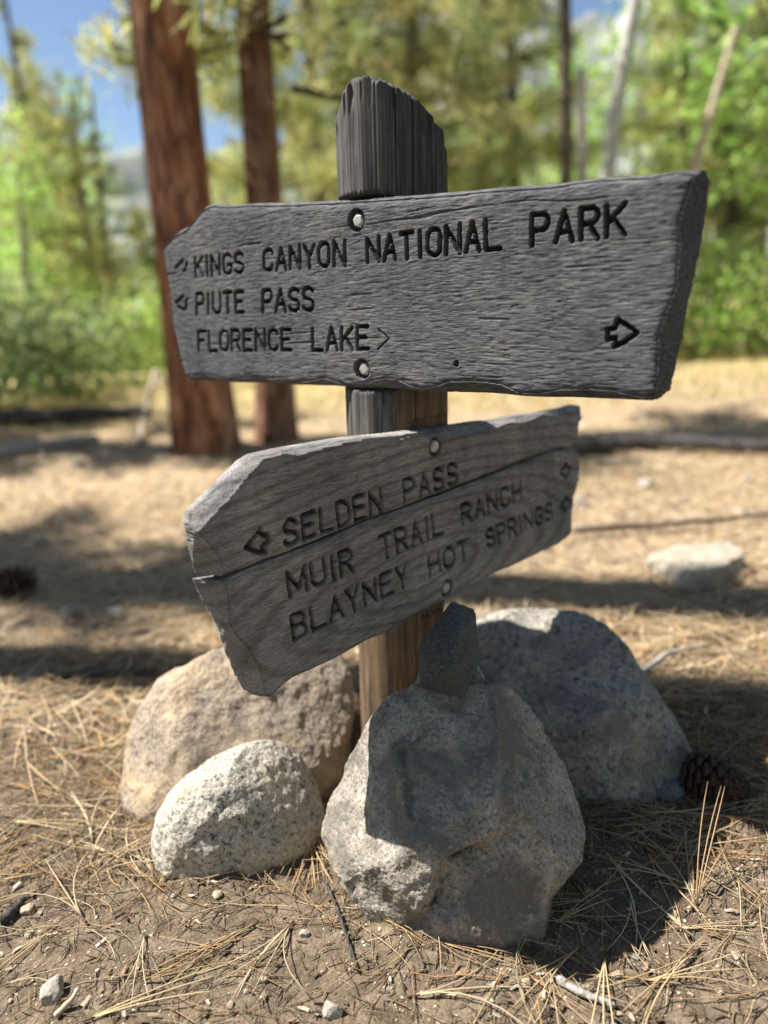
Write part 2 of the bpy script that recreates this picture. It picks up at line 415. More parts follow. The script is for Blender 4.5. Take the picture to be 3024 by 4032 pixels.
p2b_in = [(881, 2288), (897, 2341), (906, 2454), (929, 2499), (974, 2544), (1019, 2623), (1042, 2691), (1046, 2737), (1072, 2745), (1098, 2716), (1160, 2667), (1245, 2630), (1358, 2574), (1443, 2523), (1543, 2484), (1629, 2424), (1721, 2378), (1801, 2338), (1875, 2304), (1944, 2259), (2030, 2224), (2116, 2184), (2202, 2141), (2250, 2106), (2300, 2100), (2300, 1750), (2160, 1775), (1600, 1995), (1200, 2150), (980, 2235)]
def rings2(u, v):                                       # raised late wood of the flat-sawn figure
    q = (v + .05) * 1.0 + .35 * (u - .02) ** 2 * np.sign(v + .03) + .012 * fbm2(u * 7, v * 10, 3, 400)
    s = np.abs(((q * 42) % 1) - .5) * 2
    return .0009 * sstep(.55, 1.0, s)
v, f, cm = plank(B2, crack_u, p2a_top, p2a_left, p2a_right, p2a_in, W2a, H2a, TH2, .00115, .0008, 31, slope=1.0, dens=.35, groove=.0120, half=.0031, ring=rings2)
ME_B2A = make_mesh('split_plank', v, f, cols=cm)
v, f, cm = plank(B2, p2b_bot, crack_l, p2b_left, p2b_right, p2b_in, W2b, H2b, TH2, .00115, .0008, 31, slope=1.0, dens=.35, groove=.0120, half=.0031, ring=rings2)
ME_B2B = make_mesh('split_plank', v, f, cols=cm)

# ------------------------------------------------------------------ weathered wood
def wood_mat(name, dark, mid, light, tint, ring_amt, pore_at=.56, pore_amt=.75, bmp=.0006):
    t = NT(name)
    c = t.coords()
    warp = t.noise(t.coords((4, 9, 4)), 1.0, 3)
    addv = t.n('VectorMath'); addv.operation = 'MULTIPLY_ADD'; t.l(warp, addv.inputs[0])
    addv.inputs[1].default_value = (0, .012, 0); t.l(c, addv.inputs[2]); wc = addv.outputs[0]
    def stretched(sx, sy):
        mp = t.n('Mapping'); mp.inputs['Scale'].default_value = (sx, sy, sy); t.l(wc, mp.inputs[0]); return mp.outputs[0]
    fine = t.noise(stretched(45, 620), 1, 3, .65); pore = t.noise(stretched(62, 520), 1, 2, .5); broad = t.noise(stretched(5, 38), 1, 4, .6)
    blot = t.noise(t.coords((7, 3.2, 5), (0, 0, .35)), 1, 5, .6)
    base = t.ramp(fine, [(.34, dark), (.5, mid), (.67, light)])
    base = t.mix(base, t.ramp(broad, [(.3, tint[0]), (.7, tint[1])]), .45, 'MULTIPLY')
    base = t.mix(base, tuple(x * .38 for x in dark), t.ramp(pore, [(pore_at, (0, 0, 0)), (pore_at + .09, (pore_amt,) * 3)]))
    base = t.mix(base, t.ramp(blot, [(.30, (.55, .57, .63)), (.5, (.95, .95, .96)), (.68, (1.3, 1.28, 1.24))]), .85, 'MULTIPLY')
    if ring_amt:
        wv = t.n('TexWave'); wv.wave_type = 'RINGS'; wv.rings_direction = 'SPHERICAL'; wv.inputs['Scale'].default_value = 11; wv.inputs['Distortion'].default_value = 3
        wv.inputs['Detail'].default_value = 3; wv.inputs['Detail Scale'].default_value = 1.2
        mp = t.n('Mapping'); mp.inputs['Location'].default_value = (.02, .13, 0); mp.inputs['Scale'].default_value = (.45, 1.6, 1); t.l(c, mp.inputs[0]); t.l(mp.outputs[0], wv.inputs[0])
        base = t.mix(base, t.ramp(wv.outputs[1], [(.0, (.42, .37, .34)), (.45, (1, 1, 1))]), ring_amt, 'MULTIPLY')
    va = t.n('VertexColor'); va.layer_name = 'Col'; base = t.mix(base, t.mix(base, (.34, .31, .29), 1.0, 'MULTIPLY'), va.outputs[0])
    t.color(base, .88, .18)
    h = t.math('ADD', t.math('MULTIPLY', fine, .7), t.math('MULTIPLY', pore, -.9))
    t.bump(h, bmp, .9)
    return t.m
MAT_B1 = wood_mat('grey_oak', (.055, .056, .061), (.112, .114, .120), (.185, .187, .193), ((.72, .74, .80), (1.05, 1.04, 1.0)), 0)
MAT_B2 = wood_mat('brown_grey_oak', (.175, .171, .168), (.28, .274, .268), (.39, .384, .376), ((.76, .72, .70), (1.05, 1.03, 1.0)), .5, .57, .5, .0005)

t = NT('bolt_steel')
nz = t.noise(t.coords(), 220, 4)
t.color(t.ramp(nz, [(.35, (.34, .35, .32)), (.65, (.62, .63, .59))]), .42, .5); t.b.inputs['Metallic'].default_value = .35; t.bump(nz, .0004, .5)
MAT_BOLT = t.m

def hex_bolt_mesh():
    n = 6; R = .0098; prof = [(0.0, .0006), (R * .55, .0004), (R * .80, .0), (R, -.0020), (R, -.0105), (0, -.0105)]
    vs, fs = [], []
    for k, (r, z) in enumerate(prof):
        sides = 24
        for s in range(sides):
            a = s / sides * 2 * math.pi
            rr = r
            if k in (2, 3, 4): rr = r * math.cos(math.pi / 6) / math.cos((a % (math.pi / 3)) - math.pi / 6) * 1.0
            vs.append((rr * math.cos(a), rr * math.sin(a), z))
    fs = grid_faces(24, len(prof), 0, True)[:, ::-1]
    return make_mesh('bolt', np.array(vs), fs, smooth=False)
ME_BOLT = hex_bolt_mesh()

SIGN = empty('trail_sign', tuple(POST_BASE))
tag(SIGN, 'weathered wooden trail signpost with two carved boards at right angles', 'signpost')
bpy.context.view_layer.update()
def child(name, me, mat, parent, mw):
    o = add(name, me, mat); o.parent = parent
    o.matrix_parent_inverse = parent.matrix_world.inverted() if parent else Matrix.Identity(4)
    o.matrix_world = mw
    return o
F1, F2 = frame(*B1), frame(*B2)
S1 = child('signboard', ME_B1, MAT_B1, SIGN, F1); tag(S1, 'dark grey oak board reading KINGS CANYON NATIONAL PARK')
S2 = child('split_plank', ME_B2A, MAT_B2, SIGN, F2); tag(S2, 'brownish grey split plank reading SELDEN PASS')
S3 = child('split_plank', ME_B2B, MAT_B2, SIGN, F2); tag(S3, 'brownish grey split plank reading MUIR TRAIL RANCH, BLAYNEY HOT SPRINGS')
bpy.context.view_layer.update()
for par, F, (p, r_, d_) in ((S1, F1, H1[0]), (S1, F1, H1[1]), (S2, F2, H2a[0]), (S3, F2, H2b[0])):
    m = F @ Matrix.Translation((p[0], p[1], -.0035 if F is F1 else -.0005)) @ Matrix.Rotation(random.Random(int(p[1] * 1e4)).random(), 4, 'Z') @ Matrix.Rotation(.06, 4, 'X')
    child('bolt', ME_BOLT, MAT_BOLT, par, m)

# ------------------------------------------------------------------ post
def post_mesh():
    na, R = 420, .0748
    X = unit(RIGHT - AXD * (RIGHT @ AXD)); Y = np.cross(AXD, X)           # X to the right of the view, Y away from it
    # top cut: heights read along the skyline of the post
    sky_px = [(727, 265), (738, 215), (752, 182), (770, 161), (792, 160), (832, 166), (880, 187), (905, 208), (930, 240), (948, 268), (958, 300), (963, 350)]
    # front of the skyline lies about on the near half of the log
    xs, hs = [], []
    p0 = POST_BASE
    nrm = unit(np.cross(X, AXD))
    for (a, b) in sky_px:
        P = on_plane(a * K, b * K, AX1 + nrm * 0, nrm) - p0
        xs.append(P @ X); hs.append(P @ AXD)
    xs, hs = np.array(xs), np.array(hs)
    xs = (xs - xs[0]) / (xs[-1] - xs[0]) * 2 - 1
    th = np.arange(na) / na * 2 * np.pi
    cx, cy = np.cos(th), np.sin(th)
    topf = lambda q: np.interp(q, xs, hs)
    zs_n = 300
    low = -.12
    rad0 = R * (1 + .05 * np.cos(2 * th + 1) + .035 * np.cos(3 * th))
    s = np.arange(na) / na * 40
    V = []
    Ht = topf(cx) + .004 * noise2(th * 12, th * 0, 5) + .005 * noise2(th * 34, th * 0, 6) - .012 * np.maximum(0, cy) - .022 * np.maximum(0, -cy)
    crack = [(math.radians(d), w_, dp) for d, w_, dp in ((-152, .030, .012), (-107, .012, .006), (-84, .016, .010), (-66, .022, .014), (-46, .012, .006), (-126, .010, .005), (-95, .008, .004), (-20, .012, .006), (-35, .01, .005), (20, .03, .02), (90, .03, .02), (150, .03, .015))]
    fr = np.linspace(0, 1, zs_n)
    for q in fr:
        z = low + (Ht - low) * q
        tt = th + .02 * noise2(z * 4, th * 0 + 3, 2)
        r = rad0.copy()
        r += .0032 * noise2(tt * 5, z * 1.2, 3) + .0006 * noise2(tt * 26, z * 2.2, 4) + .0004 * noise2(tt * 70, z * 5, 8) + .0003 * noise2(tt * 150, z * 9, 9)
        for a0, w_, dp in crack:
            c = a0 + .03 * noise2(z * 3.3, z * 0 + a0, 12)
            d = np.abs((tt - c + np.pi) % (2 * np.pi) - np.pi)
            amp = np.clip(.45 + 1.2 * noise2(z * 1.7, z * 0 + a0 * 5, 13), .1, 1)
            r -= dp * amp * np.exp(-(d / (w_ * .38)) ** 2)
        # swelling towards the ground line, wear at the head
        r *= 1 - .09 * sstep(.55, .15, z)
        r -= .004 * sstep(.05, 0, Ht - z) * np.maximum(0, noise2(tt * 14, z * 20, 15) * 3)
        x, y = r * np.cos(th), r * np.sin(th)
        V.append(np.stack([x, y, z], 1))
    V = np.array(V)
    # saw-cut seats for the two boards
    for B, TH, pad_lo, pad_hi, seat in ((B1, TH1, uv(B1, 1430, 1530)[1] - .003, uv(B1, 1480, 777)[1] + .007, 0), (B2, TH2, -.165, uv(B2, 1560, 1708)[1] + .006, 0)):
        n = np.array([B[3] @ X, B[3] @ Y, B[3] @ AXD]); o = B[0] - POST_BASE
        ol = np.array([o @ X, o @ Y, o @ AXD])
        flat = V.reshape(-1, 3); dd = (flat - ol) @ n + TH - .0006
        vv = flat[:, 2] - ol[2]
        m = (vv > pad_lo) & (vv < pad_hi) & (dd > 0)
        nh = n.copy(); nh[2] = 0; nh /= np.linalg.norm(nh)
        flat[m] -= dd[m][:, None] * nh
        V = flat.reshape(V.shape)
    verts = V.reshape(-1, 3); faces = [grid_faces(na, zs_n, 0, True)]
    off = len(verts); ring = V[-1]; prev = np.arange((zs_n - 1) * na, zs_n * na)
    ex = [verts]
    for k, q in enumerate((.85, .6, .3)):
        rr = ring.copy(); rr[:, :2] *= q; rr[:, 2] = topf(np.clip(rr[:, 0] / R, -1, 1)) - .012 * np.maximum(0, rr[:, 1] / R) - .022 * np.maximum(0, -rr[:, 1] / R) - .004 + .008 * noise2(rr[:, 0] * 150, rr[:, 1] * 150, 44)
        ex.append(rr); cur = np.arange(off, off + na); off += na
        faces.append(np.stack([prev, np.roll(prev, -1), np.roll(cur, -1), cur], 1)); prev = cur
    ex.append(np.array([[0, 0, float(topf(0)) - .01]])); faces.append(np.stack([prev, np.roll(prev, -1), np.full(na, off)], 1))
    return make_mesh('post', np.vstack(ex), faces), frame(POST_BASE, X, Y, AXD)
ME_POST, F_POST = post_mesh()
t = NT('weathered_post')
c = t.coords()
def cyl(sx, sz):
    return t.coords((sx, sx, sz))
fine = t.noise(cyl(210, 9), 1, 5, .7); broad = t.noise(cyl(30, 3.5), 1, 4, .6); blot = t.noise(cyl(16, 9), 1, 5)
greyc = t.ramp(fine, [(.28, (.035, .035, .036)), (.5, (.092, .091, .090)), (.75, (.20, .197, .19))])
brown = t.ramp(fine, [(.28, (.055, .036, .022)), (.5, (.150, .105, .068)), (.75, (.28, .21, .145))])
sp = t.n('SeparateXYZ'); t.l(c, sp.inputs[0])
# wood turns from grey to brown below the head and on the right-hand side
zz = t.n('MapRange'); zz.inputs[1].default_value = .74; zz.inputs[2].default_value = .64; t.l(sp.outputs[2], zz.inputs[0])
xx = t.n('MapRange'); xx.inputs[1].default_value = -.005; xx.inputs[2].default_value = .02; t.l(t.math('ADD', sp.outputs[0], t.math('MULTIPLY', blot, .01)), xx.inputs[0])
zl = t.n('MapRange'); zl.inputs[1].default_value = .55; zl.inputs[2].default_value = .42; t.l(sp.outputs[2], zl.inputs[0])
msk = t.math('MULTIPLY', zz.outputs[0], t.math('MAXIMUM', xx.outputs[0], zl.outputs[0]))
cc = t.mix(greyc, brown, msk)
cc = t.mix(cc, t.ramp(broad, [(.3, (.55, .56, .6)), (.7, (1.15, 1.12, 1.08))]), .8, 'MULTIPLY')
cc = t.mix(cc, t.ramp(blot, [(.35, (.6, .6, .62)), (.6, (1.1, 1.1, 1.08))]), .7, 'MULTIPLY')
t.color(cc, .85, .2); t.bump(fine, .0010, .8)
child('post', ME_POST, t.m, SIGN, F_POST)

# ------------------------------------------------------------------ ground
def axis_steps(lo, hi, step, reach_lo, reach_hi, g=1.065):
    a = list(np.arange(lo, hi, step)); d = step; x = a[-1]
    while x < reach_hi: d *= g; x += d; a.append(x)
    d = step; x = a[0]; b = []
    while x > reach_lo: d *= g; x -= d; b.append(x)
    return np.array(b[::-1] + a)
def ground_h(x, y):
    x = np.asarray(x, float); y = np.asarray(y, float)
    near = np.exp(-((x / 1.6) ** 2 + ((y - 1.1) / 1.6) ** 2))
    h = .05 * fbm2(x * .35 + 5, y * .35, 3, 91) * (1 - near) + .030 * fbm2(x * 2.2, y * 2.2, 3, 92) * (1 - .55 * near)
    h += .012 * fbm2(x * 11, y * 11, 3, 93)
    clod = np.clip(fbm2(x * 5 + 2, y * 5, 2, 94) + .28, 0, 1)
    h += near * clod * (.006 * fbm2(x * 45, y * 45, 3, 95, .6) + .005 * np.maximum(0, noise2(x * 70, y * 70, 96)) + .0022 * noise2(x * 170, y * 170, 97))
    far = sstep(14, 60, y); h += far * .035 * (y - 14) * .25 * np.clip(y / 60, 0, 1)
    return h
BANK = np.array([on_ground(a * K, b * K)[:2] for a, b in ((350, 1835), (375, 1865), (420, 1885), (500, 1893), (580, 1880), (650, 1845), (690, 1830), (735, 1905), (790, 1955), (840, 2000), (900, 2045), (960, 2062), (1030, 2062), (1090, 2045), (1140, 2000), (1170, 1930))])
_gh = ground_h
def ground_h(x, y):
    h = _gh(x, y); x = np.asarray(x, float); y = np.asarray(y, float); b = 0
    if x.size > 1 and (x.min() > 1.5 or y.min() > 2.2): return h
    for q in BANK: b = np.maximum(b, np.exp(-((x - q[0]) ** 2 + (y - q[1]) ** 2) / .026 ** 2))
    return h + b * (.011 + .010 * noise2(x * 60, y * 60, 98))
def gz(x, y): return float(ground_h(np.array([x]), np.array([y]))[0])
gx = axis_steps(-.75, .75, .0042, -320, 320); gy = axis_steps(.62, 1.75, .0042, -60, 420)
GX, GY = np.meshgrid(gx, gy)
GZ = ground_h(GX, GY)
ME_G = make_mesh('ground', np.stack([GX.ravel(), GY.ravel(), GZ.ravel()], 1), grid_faces(len(gx), len(gy)))
t = NT('forest_soil')
c = t.coords()
n1 = t.noise(c, 2.2, 5, .6); n2 = t.noise(c, 28, 5, .62); n3 = t.noise(c, 260, 4, .6)
soil = t.ramp(n2, [(.3, (.096, .073, .051)), (.5, (.164, .128, .092)), (.72, (.24, .195, .145))])
soil = t.mix(soil, t.ramp(n3, [(.34, (.55, .52, .5)), (.55, (1, 1, 1)), (.72, (1.35, 1.3, 1.22))]), .85, 'MULTIPLY')
duff = t.ramp(n2, [(.3, (.25, .17, .10)), (.52, (.47, .365, .24)), (.7, (.62, .51, .355))])
sp = t.n('SeparateXYZ'); t.l(c, sp.inputs[0])
mr = t.n('MapRange'); mr.inputs[1].default_value = 1.25; mr.inputs[2].default_value = 2.3
t.l(t.math('ADD', sp.outputs[1], t.math('MULTIPLY', t.math('SUBTRACT', n1, .5), 1.2)), mr.inputs[0])
cg = t.mix(soil, duff, t.math('MULTIPLY', mr.outputs[0], .75))
meadow = t.ramp(n1, [(.35, (.50, .40, .18)), (.65, (.66, .56, .28))])
m2 = t.n('MapRange'); m2.inputs[1].default_value = 5.0; m2.inputs[2].default_value = 8.0; t.l(sp.outputs[1], m2.inputs[0])
cg = t.mix(cg, meadow, t.math('MULTIPLY', m2.outputs[0], .85))
t.color(cg, .95, .1); t.bump(t.math('ADD', n3, t.math('MULTIPLY', n2, .6)), .004, .7)
GROUND = tag(add('ground', ME_G, t.m), kind='structure')

# ------------------------------------------------------------------ stone materials
def granite(name, base, dark, light, speck=260, stain=None, st=(.50, .62, .62), warm=None, dens=.5, lich=None, bump=.0035, sc=1.0):
    t = NT(name); c = t.coords((sc, sc, sc))
    cells = t.n('TexVoronoi'); cells.inputs['Scale'].default_value = speck; t.l(c, cells.inputs['Vector'])
    g1 = t.noise(c, speck * .8, 3, .7); g2 = t.noise(c, speck * 2.1, 2, .6)
    cc = t.ramp(g1, [(.36, dark), (.47, base), (.56, base), (.68, light)])
    cc = t.mix(cc, t.ramp(g2, [(.36, (.35, .35, .37)), (.46, (1, 1, 1)), (.7, (1.15, 1.15, 1.12))]), dens, 'MULTIPLY')
    mid = t.noise(c, 16, 5, .65); big = t.noise(c, 5, 4, .6)
    cc = t.mix(cc, t.ramp(mid, [(.3, (.70, .69, .69)), (.5, (1, 1, 1)), (.7, (1.18, 1.17, 1.14))]), .9, 'MULTIPLY')
    if warm: cc = t.mix(cc, warm, t.ramp(t.noise(c, 9, 5, .7), [(.48, (0, 0, 0)), (.66, (.55, .55, .55))]))
    if stain: cc = t.mix(cc, stain, t.ramp(t.noise(c, 10, 6, .66, .4), [(st[0], (0, 0, 0)), (st[1], (st[2],) * 3)]))
    if lich: cc = t.mix(cc, lich, t.ramp(t.noise(c, 38, 4, .7), [(.63, (0, 0, 0)), (.70, (.7, .7, .7))]))
    t.color(cc, .9, .25)
    h = t.math('ADD', t.math('MULTIPLY', g1, .6), t.math('ADD', t.math('MULTIPLY', t.noise(c, 70, 4, .65), 1.0), t.math('MULTIPLY', g2, .25)))
    t.bump(h, bump, .85)
    return t.m
MAT_WHITE = granite('pale_granite', (.43, .40, .34), (.11, .105, .10), (.66, .63, .57), 170, warm=(.52, .43, .28), dens=.8)
MAT_FRONT = granite('grey_granite', (.37, .335, .285), (.14, .128, .115), (.53, .49, .43), 240, stain=(.12, .112, .10), st=(.44, .56, .75), warm=(.45, .36, .25), dens=.6, lich=(.50, .50, .48))
MAT_TAN = granite('tan_granite', (.31, .258, .20), (.15, .122, .10), (.43, .375, .31), 200, warm=(.50, .37, .22), dens=.5)
MAT_BLUE = granite('blue_grey_granite', (.29, .275, .25), (.10, .098, .095), (.46, .43, .39), 120, stain=(.12, .12, .12), warm=(.40, .32, .21), dens=.6, lich=(.46, .46, .45))
MAT_SLATE = granite('dark_slate', (.092, .102, .105), (.048, .054, .056), (.16, .17, .17), 300, dens=.4, bump=.0015)
MAT_STONE = granite('stone', (.44, .39, .32), (.19, .165, .14), (.58, .53, .46), 200, warm=(.40, .33, .24))

def cube_sphere(n):
    g = np.tan(np.linspace(-1, 1, n + 1) * math.pi / 4); A, Bq = np.meshgrid(g, g); o = np.ones_like(A)
    vs, fs = [], []
    for k, (x, y, z) in enumerate(((o, A, Bq), (-o, -A, Bq), (-A, o, Bq), (A, -o, Bq), (-Bq, A, o), (Bq, A, -o))):
        vs.append(np.stack([x, y, z], -1).reshape(-1, 3)); fs.append(grid_faces(n + 1, n + 1, k * (n + 1) ** 2))
    v = np.vstack(vs); v /= np.linalg.norm(v, axis=1)[:, None]; f = np.vstack(fs)
    key = np.round(v * 1e5).astype(np.int64); _, idx, inv = np.unique(key, axis=0, return_index=True, return_inverse=True)
    return v[idx], inv.ravel()[f]
CS = {}
def csphere(n):
    if n not in CS: CS[n] = cube_sphere(n)
    return CS[n][0].copy(), CS[n][1]
def rock(name, sil, depth_c, half_depth, mat, label, n=90, rough=.012, fine=.0025, seed=0, boxy=.85, sculpt=None, planes=(), cat='rock', group=None, contact=None):
    """a boulder: outline read in the photograph at its own distance, given real depth, then cut, noised and sculpted"""
    sil = np.array(sil, float) * K; cpx = sil.mean(0); dd = sil - cpx
    an = np.arctan2(-dd[:, 1], dd[:, 0]); rr = np.hypot(dd[:, 0], dd[:, 1]) / FPX * depth_c
    o = np.argsort(an); an, rr = an[o], rr[o]
    an = np.concatenate([an - 2 * np.pi, an, an + 2 * np.pi]); rr = np.tile(rr, 3)
    v, f = csphere(n)
    ctr = at_depth(*cpx, depth_c)
    e_f = unit(ctr - CAM); e_r = unit(RIGHT - e_f * (RIGHT @ e_f)); e_u = np.cross(e_r, e_f)
    phi = np.arctan2(v[:, 1], v[:, 0]); rho = np.hypot(v[:, 0], v[:, 1])
    R = np.interp(phi, an, rr)
    mean = rr.mean(); blend = sstep(0, .5, rho); R = R * blend + mean * (1 - blend)
    a = R * rho ** boxy * np.cos(phi); b = R * rho ** boxy * np.sin(phi); c = np.sign(v[:, 2]) * np.abs(v[:, 2]) ** boxy * half_depth
    P = ctr + a[:, None] * e_r + b[:, None] * e_u + c[:, None] * e_f
    for (n_r, n_u, n_f, dist, soft) in planes:                                 # worn flats
        nn = unit(n_r * e_r + n_u * e_u + n_f * e_f); s = (P - ctr) @ nn - dist
        P -= np.where(s > 0, s * soft, 0)[:, None] * nn
    if contact is not None:                                                     # undercut so that it meets the soil where the photograph shows it
        nn = unit(-.62 * e_u - .78 * e_f); s = (P - ctr) @ nn - (on_ground(contact[0] * K, contact[1] * K) - ctr) @ nn
        s = s + .03 * fbm3(P * 14, 3, seed + 9); k_ = .03; P -= (.8 * k_ * np.log1p(np.exp(np.clip(s / k_, -30, 30))))[:, None] * nn
    out = unit_rows(P - ctr)
    edge = 1 - .75 * sstep(.8, 1.0, rho)
    P += out * (rough * fbm3(P * 7, 3, seed) * edge)[:, None]
    if sculpt is not None: P += sculpt(to_px(P) / K, P, e_f, v[:, 2] < .35)
    P += out * (fine * fbm3(P * 60, 4, seed + 3, .6))[:, None] + out * (fine * .9 * np.minimum(0, fbm3(P * 28, 2, seed + 5) + .05) * 2)[:, None]
    bz = P[:, 2].min(); base = np.array([ctr[0], ctr[1], max(bz, -.03)])
    o = add(name, make_mesh(name, P - base, f), mat); o.location = base
    tag(o, label, cat, group)
    ROCKS.append((ctr, float(np.percentile(np.hypot(P[:, 0] - ctr[0], P[:, 1] - ctr[1]), 90)), P))
    return o
def unit_rows(a): return a / (np.linalg.norm(a, axis=1)[:, None] + 1e-12)
ROCKS = []
def gdepth(x, y): return depth_of(on_ground(x * K, y * K))

def front_sculpt(q, P, ef, front):
    ledge = np.array([(1150, 1806), (1120, 1797), (1093, 1794), (1070, 1811), (1024, 1826), (993, 1838), (962, 1855), (951, 1876), (943, 1915), (932, 1945), (905, 1975), (880, 2000)], float)
    d = poly_dist(q, ledge, 170); s = np.full(len(q), 1e9); side = np.zeros(len(q))
    for a, b in zip(ledge[:-1], ledge[1:]):
        dd = seg_dist(q, a, b); cr = (b[0] - a[0]) * (q[:, 1] - a[1]) - (b[1] - a[1]) * (q[:, 0] - a[0])
        m = dd < s; s[m] = dd[m]; side[m] = np.sign(cr[m])
    wob = 9 * fbm3(P * 45, 3, 77)
    low = side < 0                                                              # below and right of the ledge
    along = sstep(1135, 1010, q[:, 0]) * sstep(2010, 1930, q[:, 1])
    rec = along * np.where(low, .030 * sstep(-5, 10, d + 1.6 * wob) * np.exp(-d / 110), -.008 * np.exp(-d / 45))
    rec = rec + along * (.007 * np.exp(-((d + wob) / 9) ** 2) + .010 * np.exp(-((d + .8 * wob) / 4.5) ** 2))
    val = lambda pts, dep, w_: dep * np.exp(-((poly_dist(q, np.array(pts, float), 140) + .6 * wob) / w_) ** 2)
    rec += val([(1093, 1794), (1070, 1734), (1055, 1665), (1030, 1600), (1010, 1540)], .007, 26)
    rec += val([(1139, 1800), (1164, 1846), (1162, 1895), (1150, 1960)], .007, 14)
    rec += val([(870, 1620), (880, 1700), (890, 1760)], .007, 9)
    rec -= val([(985, 1500), (1000, 1560), (1040, 1680), (1100, 1760)], .008, 42)
    rec += val([(770, 1900), (850, 1960), (900, 2000)], .010, 22)
    rec += .004 * np.exp(-(np.hypot(q[:, 0] - 1020, q[:, 1] - 1905) / 14) ** 2)
    return np.where(front, rec, 0)[:, None] * ef

rock('boulder', [(693, 1790), (702, 1750), (735, 1690), (770, 1620), (800, 1565), (850, 1507), (900, 1488), (960, 1490), (1030, 1486), (1080, 1478), (1120, 1500), (1160, 1545), (1200, 1610), (1230, 1680), (1250, 1740), (1258, 1790), (1243, 1850), (1205, 1888), (1172, 1925), (1160, 1985), (1140, 2045), (1075, 2095), (985, 2105), (905, 2090), (850, 2030), (790, 1955), (742, 1895), (708, 1845)],
     gdepth(1000, 2035) + .085, .135, MAT_FRONT, 'grey granite boulder with ledge, half shaded, in front of the signpost', n=190, rough=.011, fine=.0034, seed=3, boxy=.8, sculpt=front_sculpt, contact=(1000, 2052), planes=[(-.10, .38, -.92, .112, .95), (-.68, .12, -.72, .128, .92), (.72, .25, -.65, .122, .95), (.3, -.25, -.92, .116, .92), (-.35, -.65, -.67, .140, .85), (-.45, .75, -.45, .20, .8), (.5, .75, -.4, .20, .8)])
rock('boulder', [(340, 1810), (350, 1750), (372, 1710), (420, 1670), (470, 1635), (520, 1612), (565, 1604), (605, 1611), (640, 1630), (665, 1660), (685, 1700), (701, 1755), (700, 1830), (680, 1890), (630, 1935), (560, 1960), (480, 1965), (410, 1950), (365, 1910), (345, 1860)],
     gdepth(500, 1880) + .055, .105, MAT_WHITE, 'smooth whitish speckled granite rock, brightly sunlit', n=110, rough=.010, fine=.0028, seed=14, planes=[(.55, .35, -.75, .075, .6)], contact=(500, 1888))
rock('boulder', [(283, 1640), (295, 1570), (320, 1515), (342, 1475), (400, 1442), (480, 1408), (560, 1390), (650, 1385), (720, 1400), (752, 1440), (758, 1500), (756, 1590), (745, 1680), (700, 1760), (600, 1800), (450, 1810), (340, 1790), (293, 1730)],
     gdepth(420, 1712) + .075, .15, MAT_TAN, 'large tan granite boulder behind the white rock', n=100, rough=.016, fine=.004, seed=25, boxy=.75, planes=[(.2, .5, -.85, .10, .75), (-.75, .1, -.6, .17, .7)])
rock('boulder', [(1005, 1420), (1030, 1345), (1075, 1320), (1150, 1313), (1230, 1320), (1290, 1338), (1340, 1378), (1375, 1430), (1392, 1462), (1420, 1515), (1450, 1565), (1470, 1625), (1475, 1700), (1430, 1760), (1300, 1775), (1220, 1770), (1100, 1760), (1010, 1720), (985, 1550)],
     gdepth(1300, 1685) + .09, .16, MAT_BLUE, 'large blue-grey boulder with dark stain behind the front boulder', n=100, rough=.014, fine=.004, seed=36, boxy=.8, planes=[(.1, .55, -.8, .12, .9), (.6, .45, -.6, .17, .85), (-.5, .3, -.8, .15, .9), (.45, -.1, -.88, .15, .9)])
bpy.context.view_layer.update()

# dark angular stone perched on the front boulder
def hull_rock(name, pts, mat, label, cuts=3, rough=.004, seed=1, cat='rock'):
    import bmesh
    bm = bmesh.new()
    for p in pts: bm.verts.new(p)
    r = bmesh.ops.convex_hull(bm, input=bm.verts)
    bmesh.ops.delete(bm, geom=[g for g in r['geom_interior'] if isinstance(g, bmesh.types.BMVert)], context='VERTS')
    bmesh.ops.bevel(bm, geom=list(bm.edges), offset=.0022, segments=1, affect='EDGES')
    bmesh.ops.triangulate(bm, faces=bm.faces)
    for _ in range(cuts): bmesh.ops.subdivide_edges(bm, edges=[e for e in bm.edges if e.calc_length() > .006], cuts=1, use_grid_fill=False); bmesh.ops.triangulate(bm, faces=bm.faces)
    me = bpy.data.meshes.new(name); bm.to_mesh(me); bm.free()
    n = len(me.vertices); co = np.empty(n * 3, np.float32); me.vertices.foreach_get('co', co); co = co.reshape(-1, 3).astype(float)
    ctr = co.mean(0); out = unit_rows(co - ctr)
    co += out * (rough * fbm3(co * 35, 4, seed, .55) + rough * .5 * np.minimum(0, fbm3(co * 90, 2, seed + 2)))[:, None]
    base = np.array([ctr[0], ctr[1], co[:, 2].min()]); me.vertices.foreach_set('co', (co - base).astype(np.float32).ravel())
    me.polygons.foreach_set('use_smooth', np.zeros(len(me.polygons), bool)); me.update()
    o = add(name, me, mat); o.location = base; tag(o, label, cat); return o
ztop = gdepth(1000, 2035) + .085
def D3(x, y, dz): return at_depth(x * K, y * K, ztop + dz)
hull_rock('rock', [D3(899, 1408, .01), D3(904, 1391, .012), D3(951, 1334, .01), D3(977, 1299, .018), D3(1006, 1308, .02), D3(1029, 1321, .025), D3(1034, 1396, .02), D3(1038, 1424, .015), D3(1003, 1511, -.004), D3(989, 1377, -.035), D3(977, 1452, -.052), D3(915, 1502, .03), D3(903, 1462, .0), D3(985, 1390, .07), D3(930, 1480, .07), D3(1015, 1480, .06)],
          MAT_SLATE, 'dark angular slate stone balanced on top of the front boulder', cuts=4, rough=.0038, seed=5)
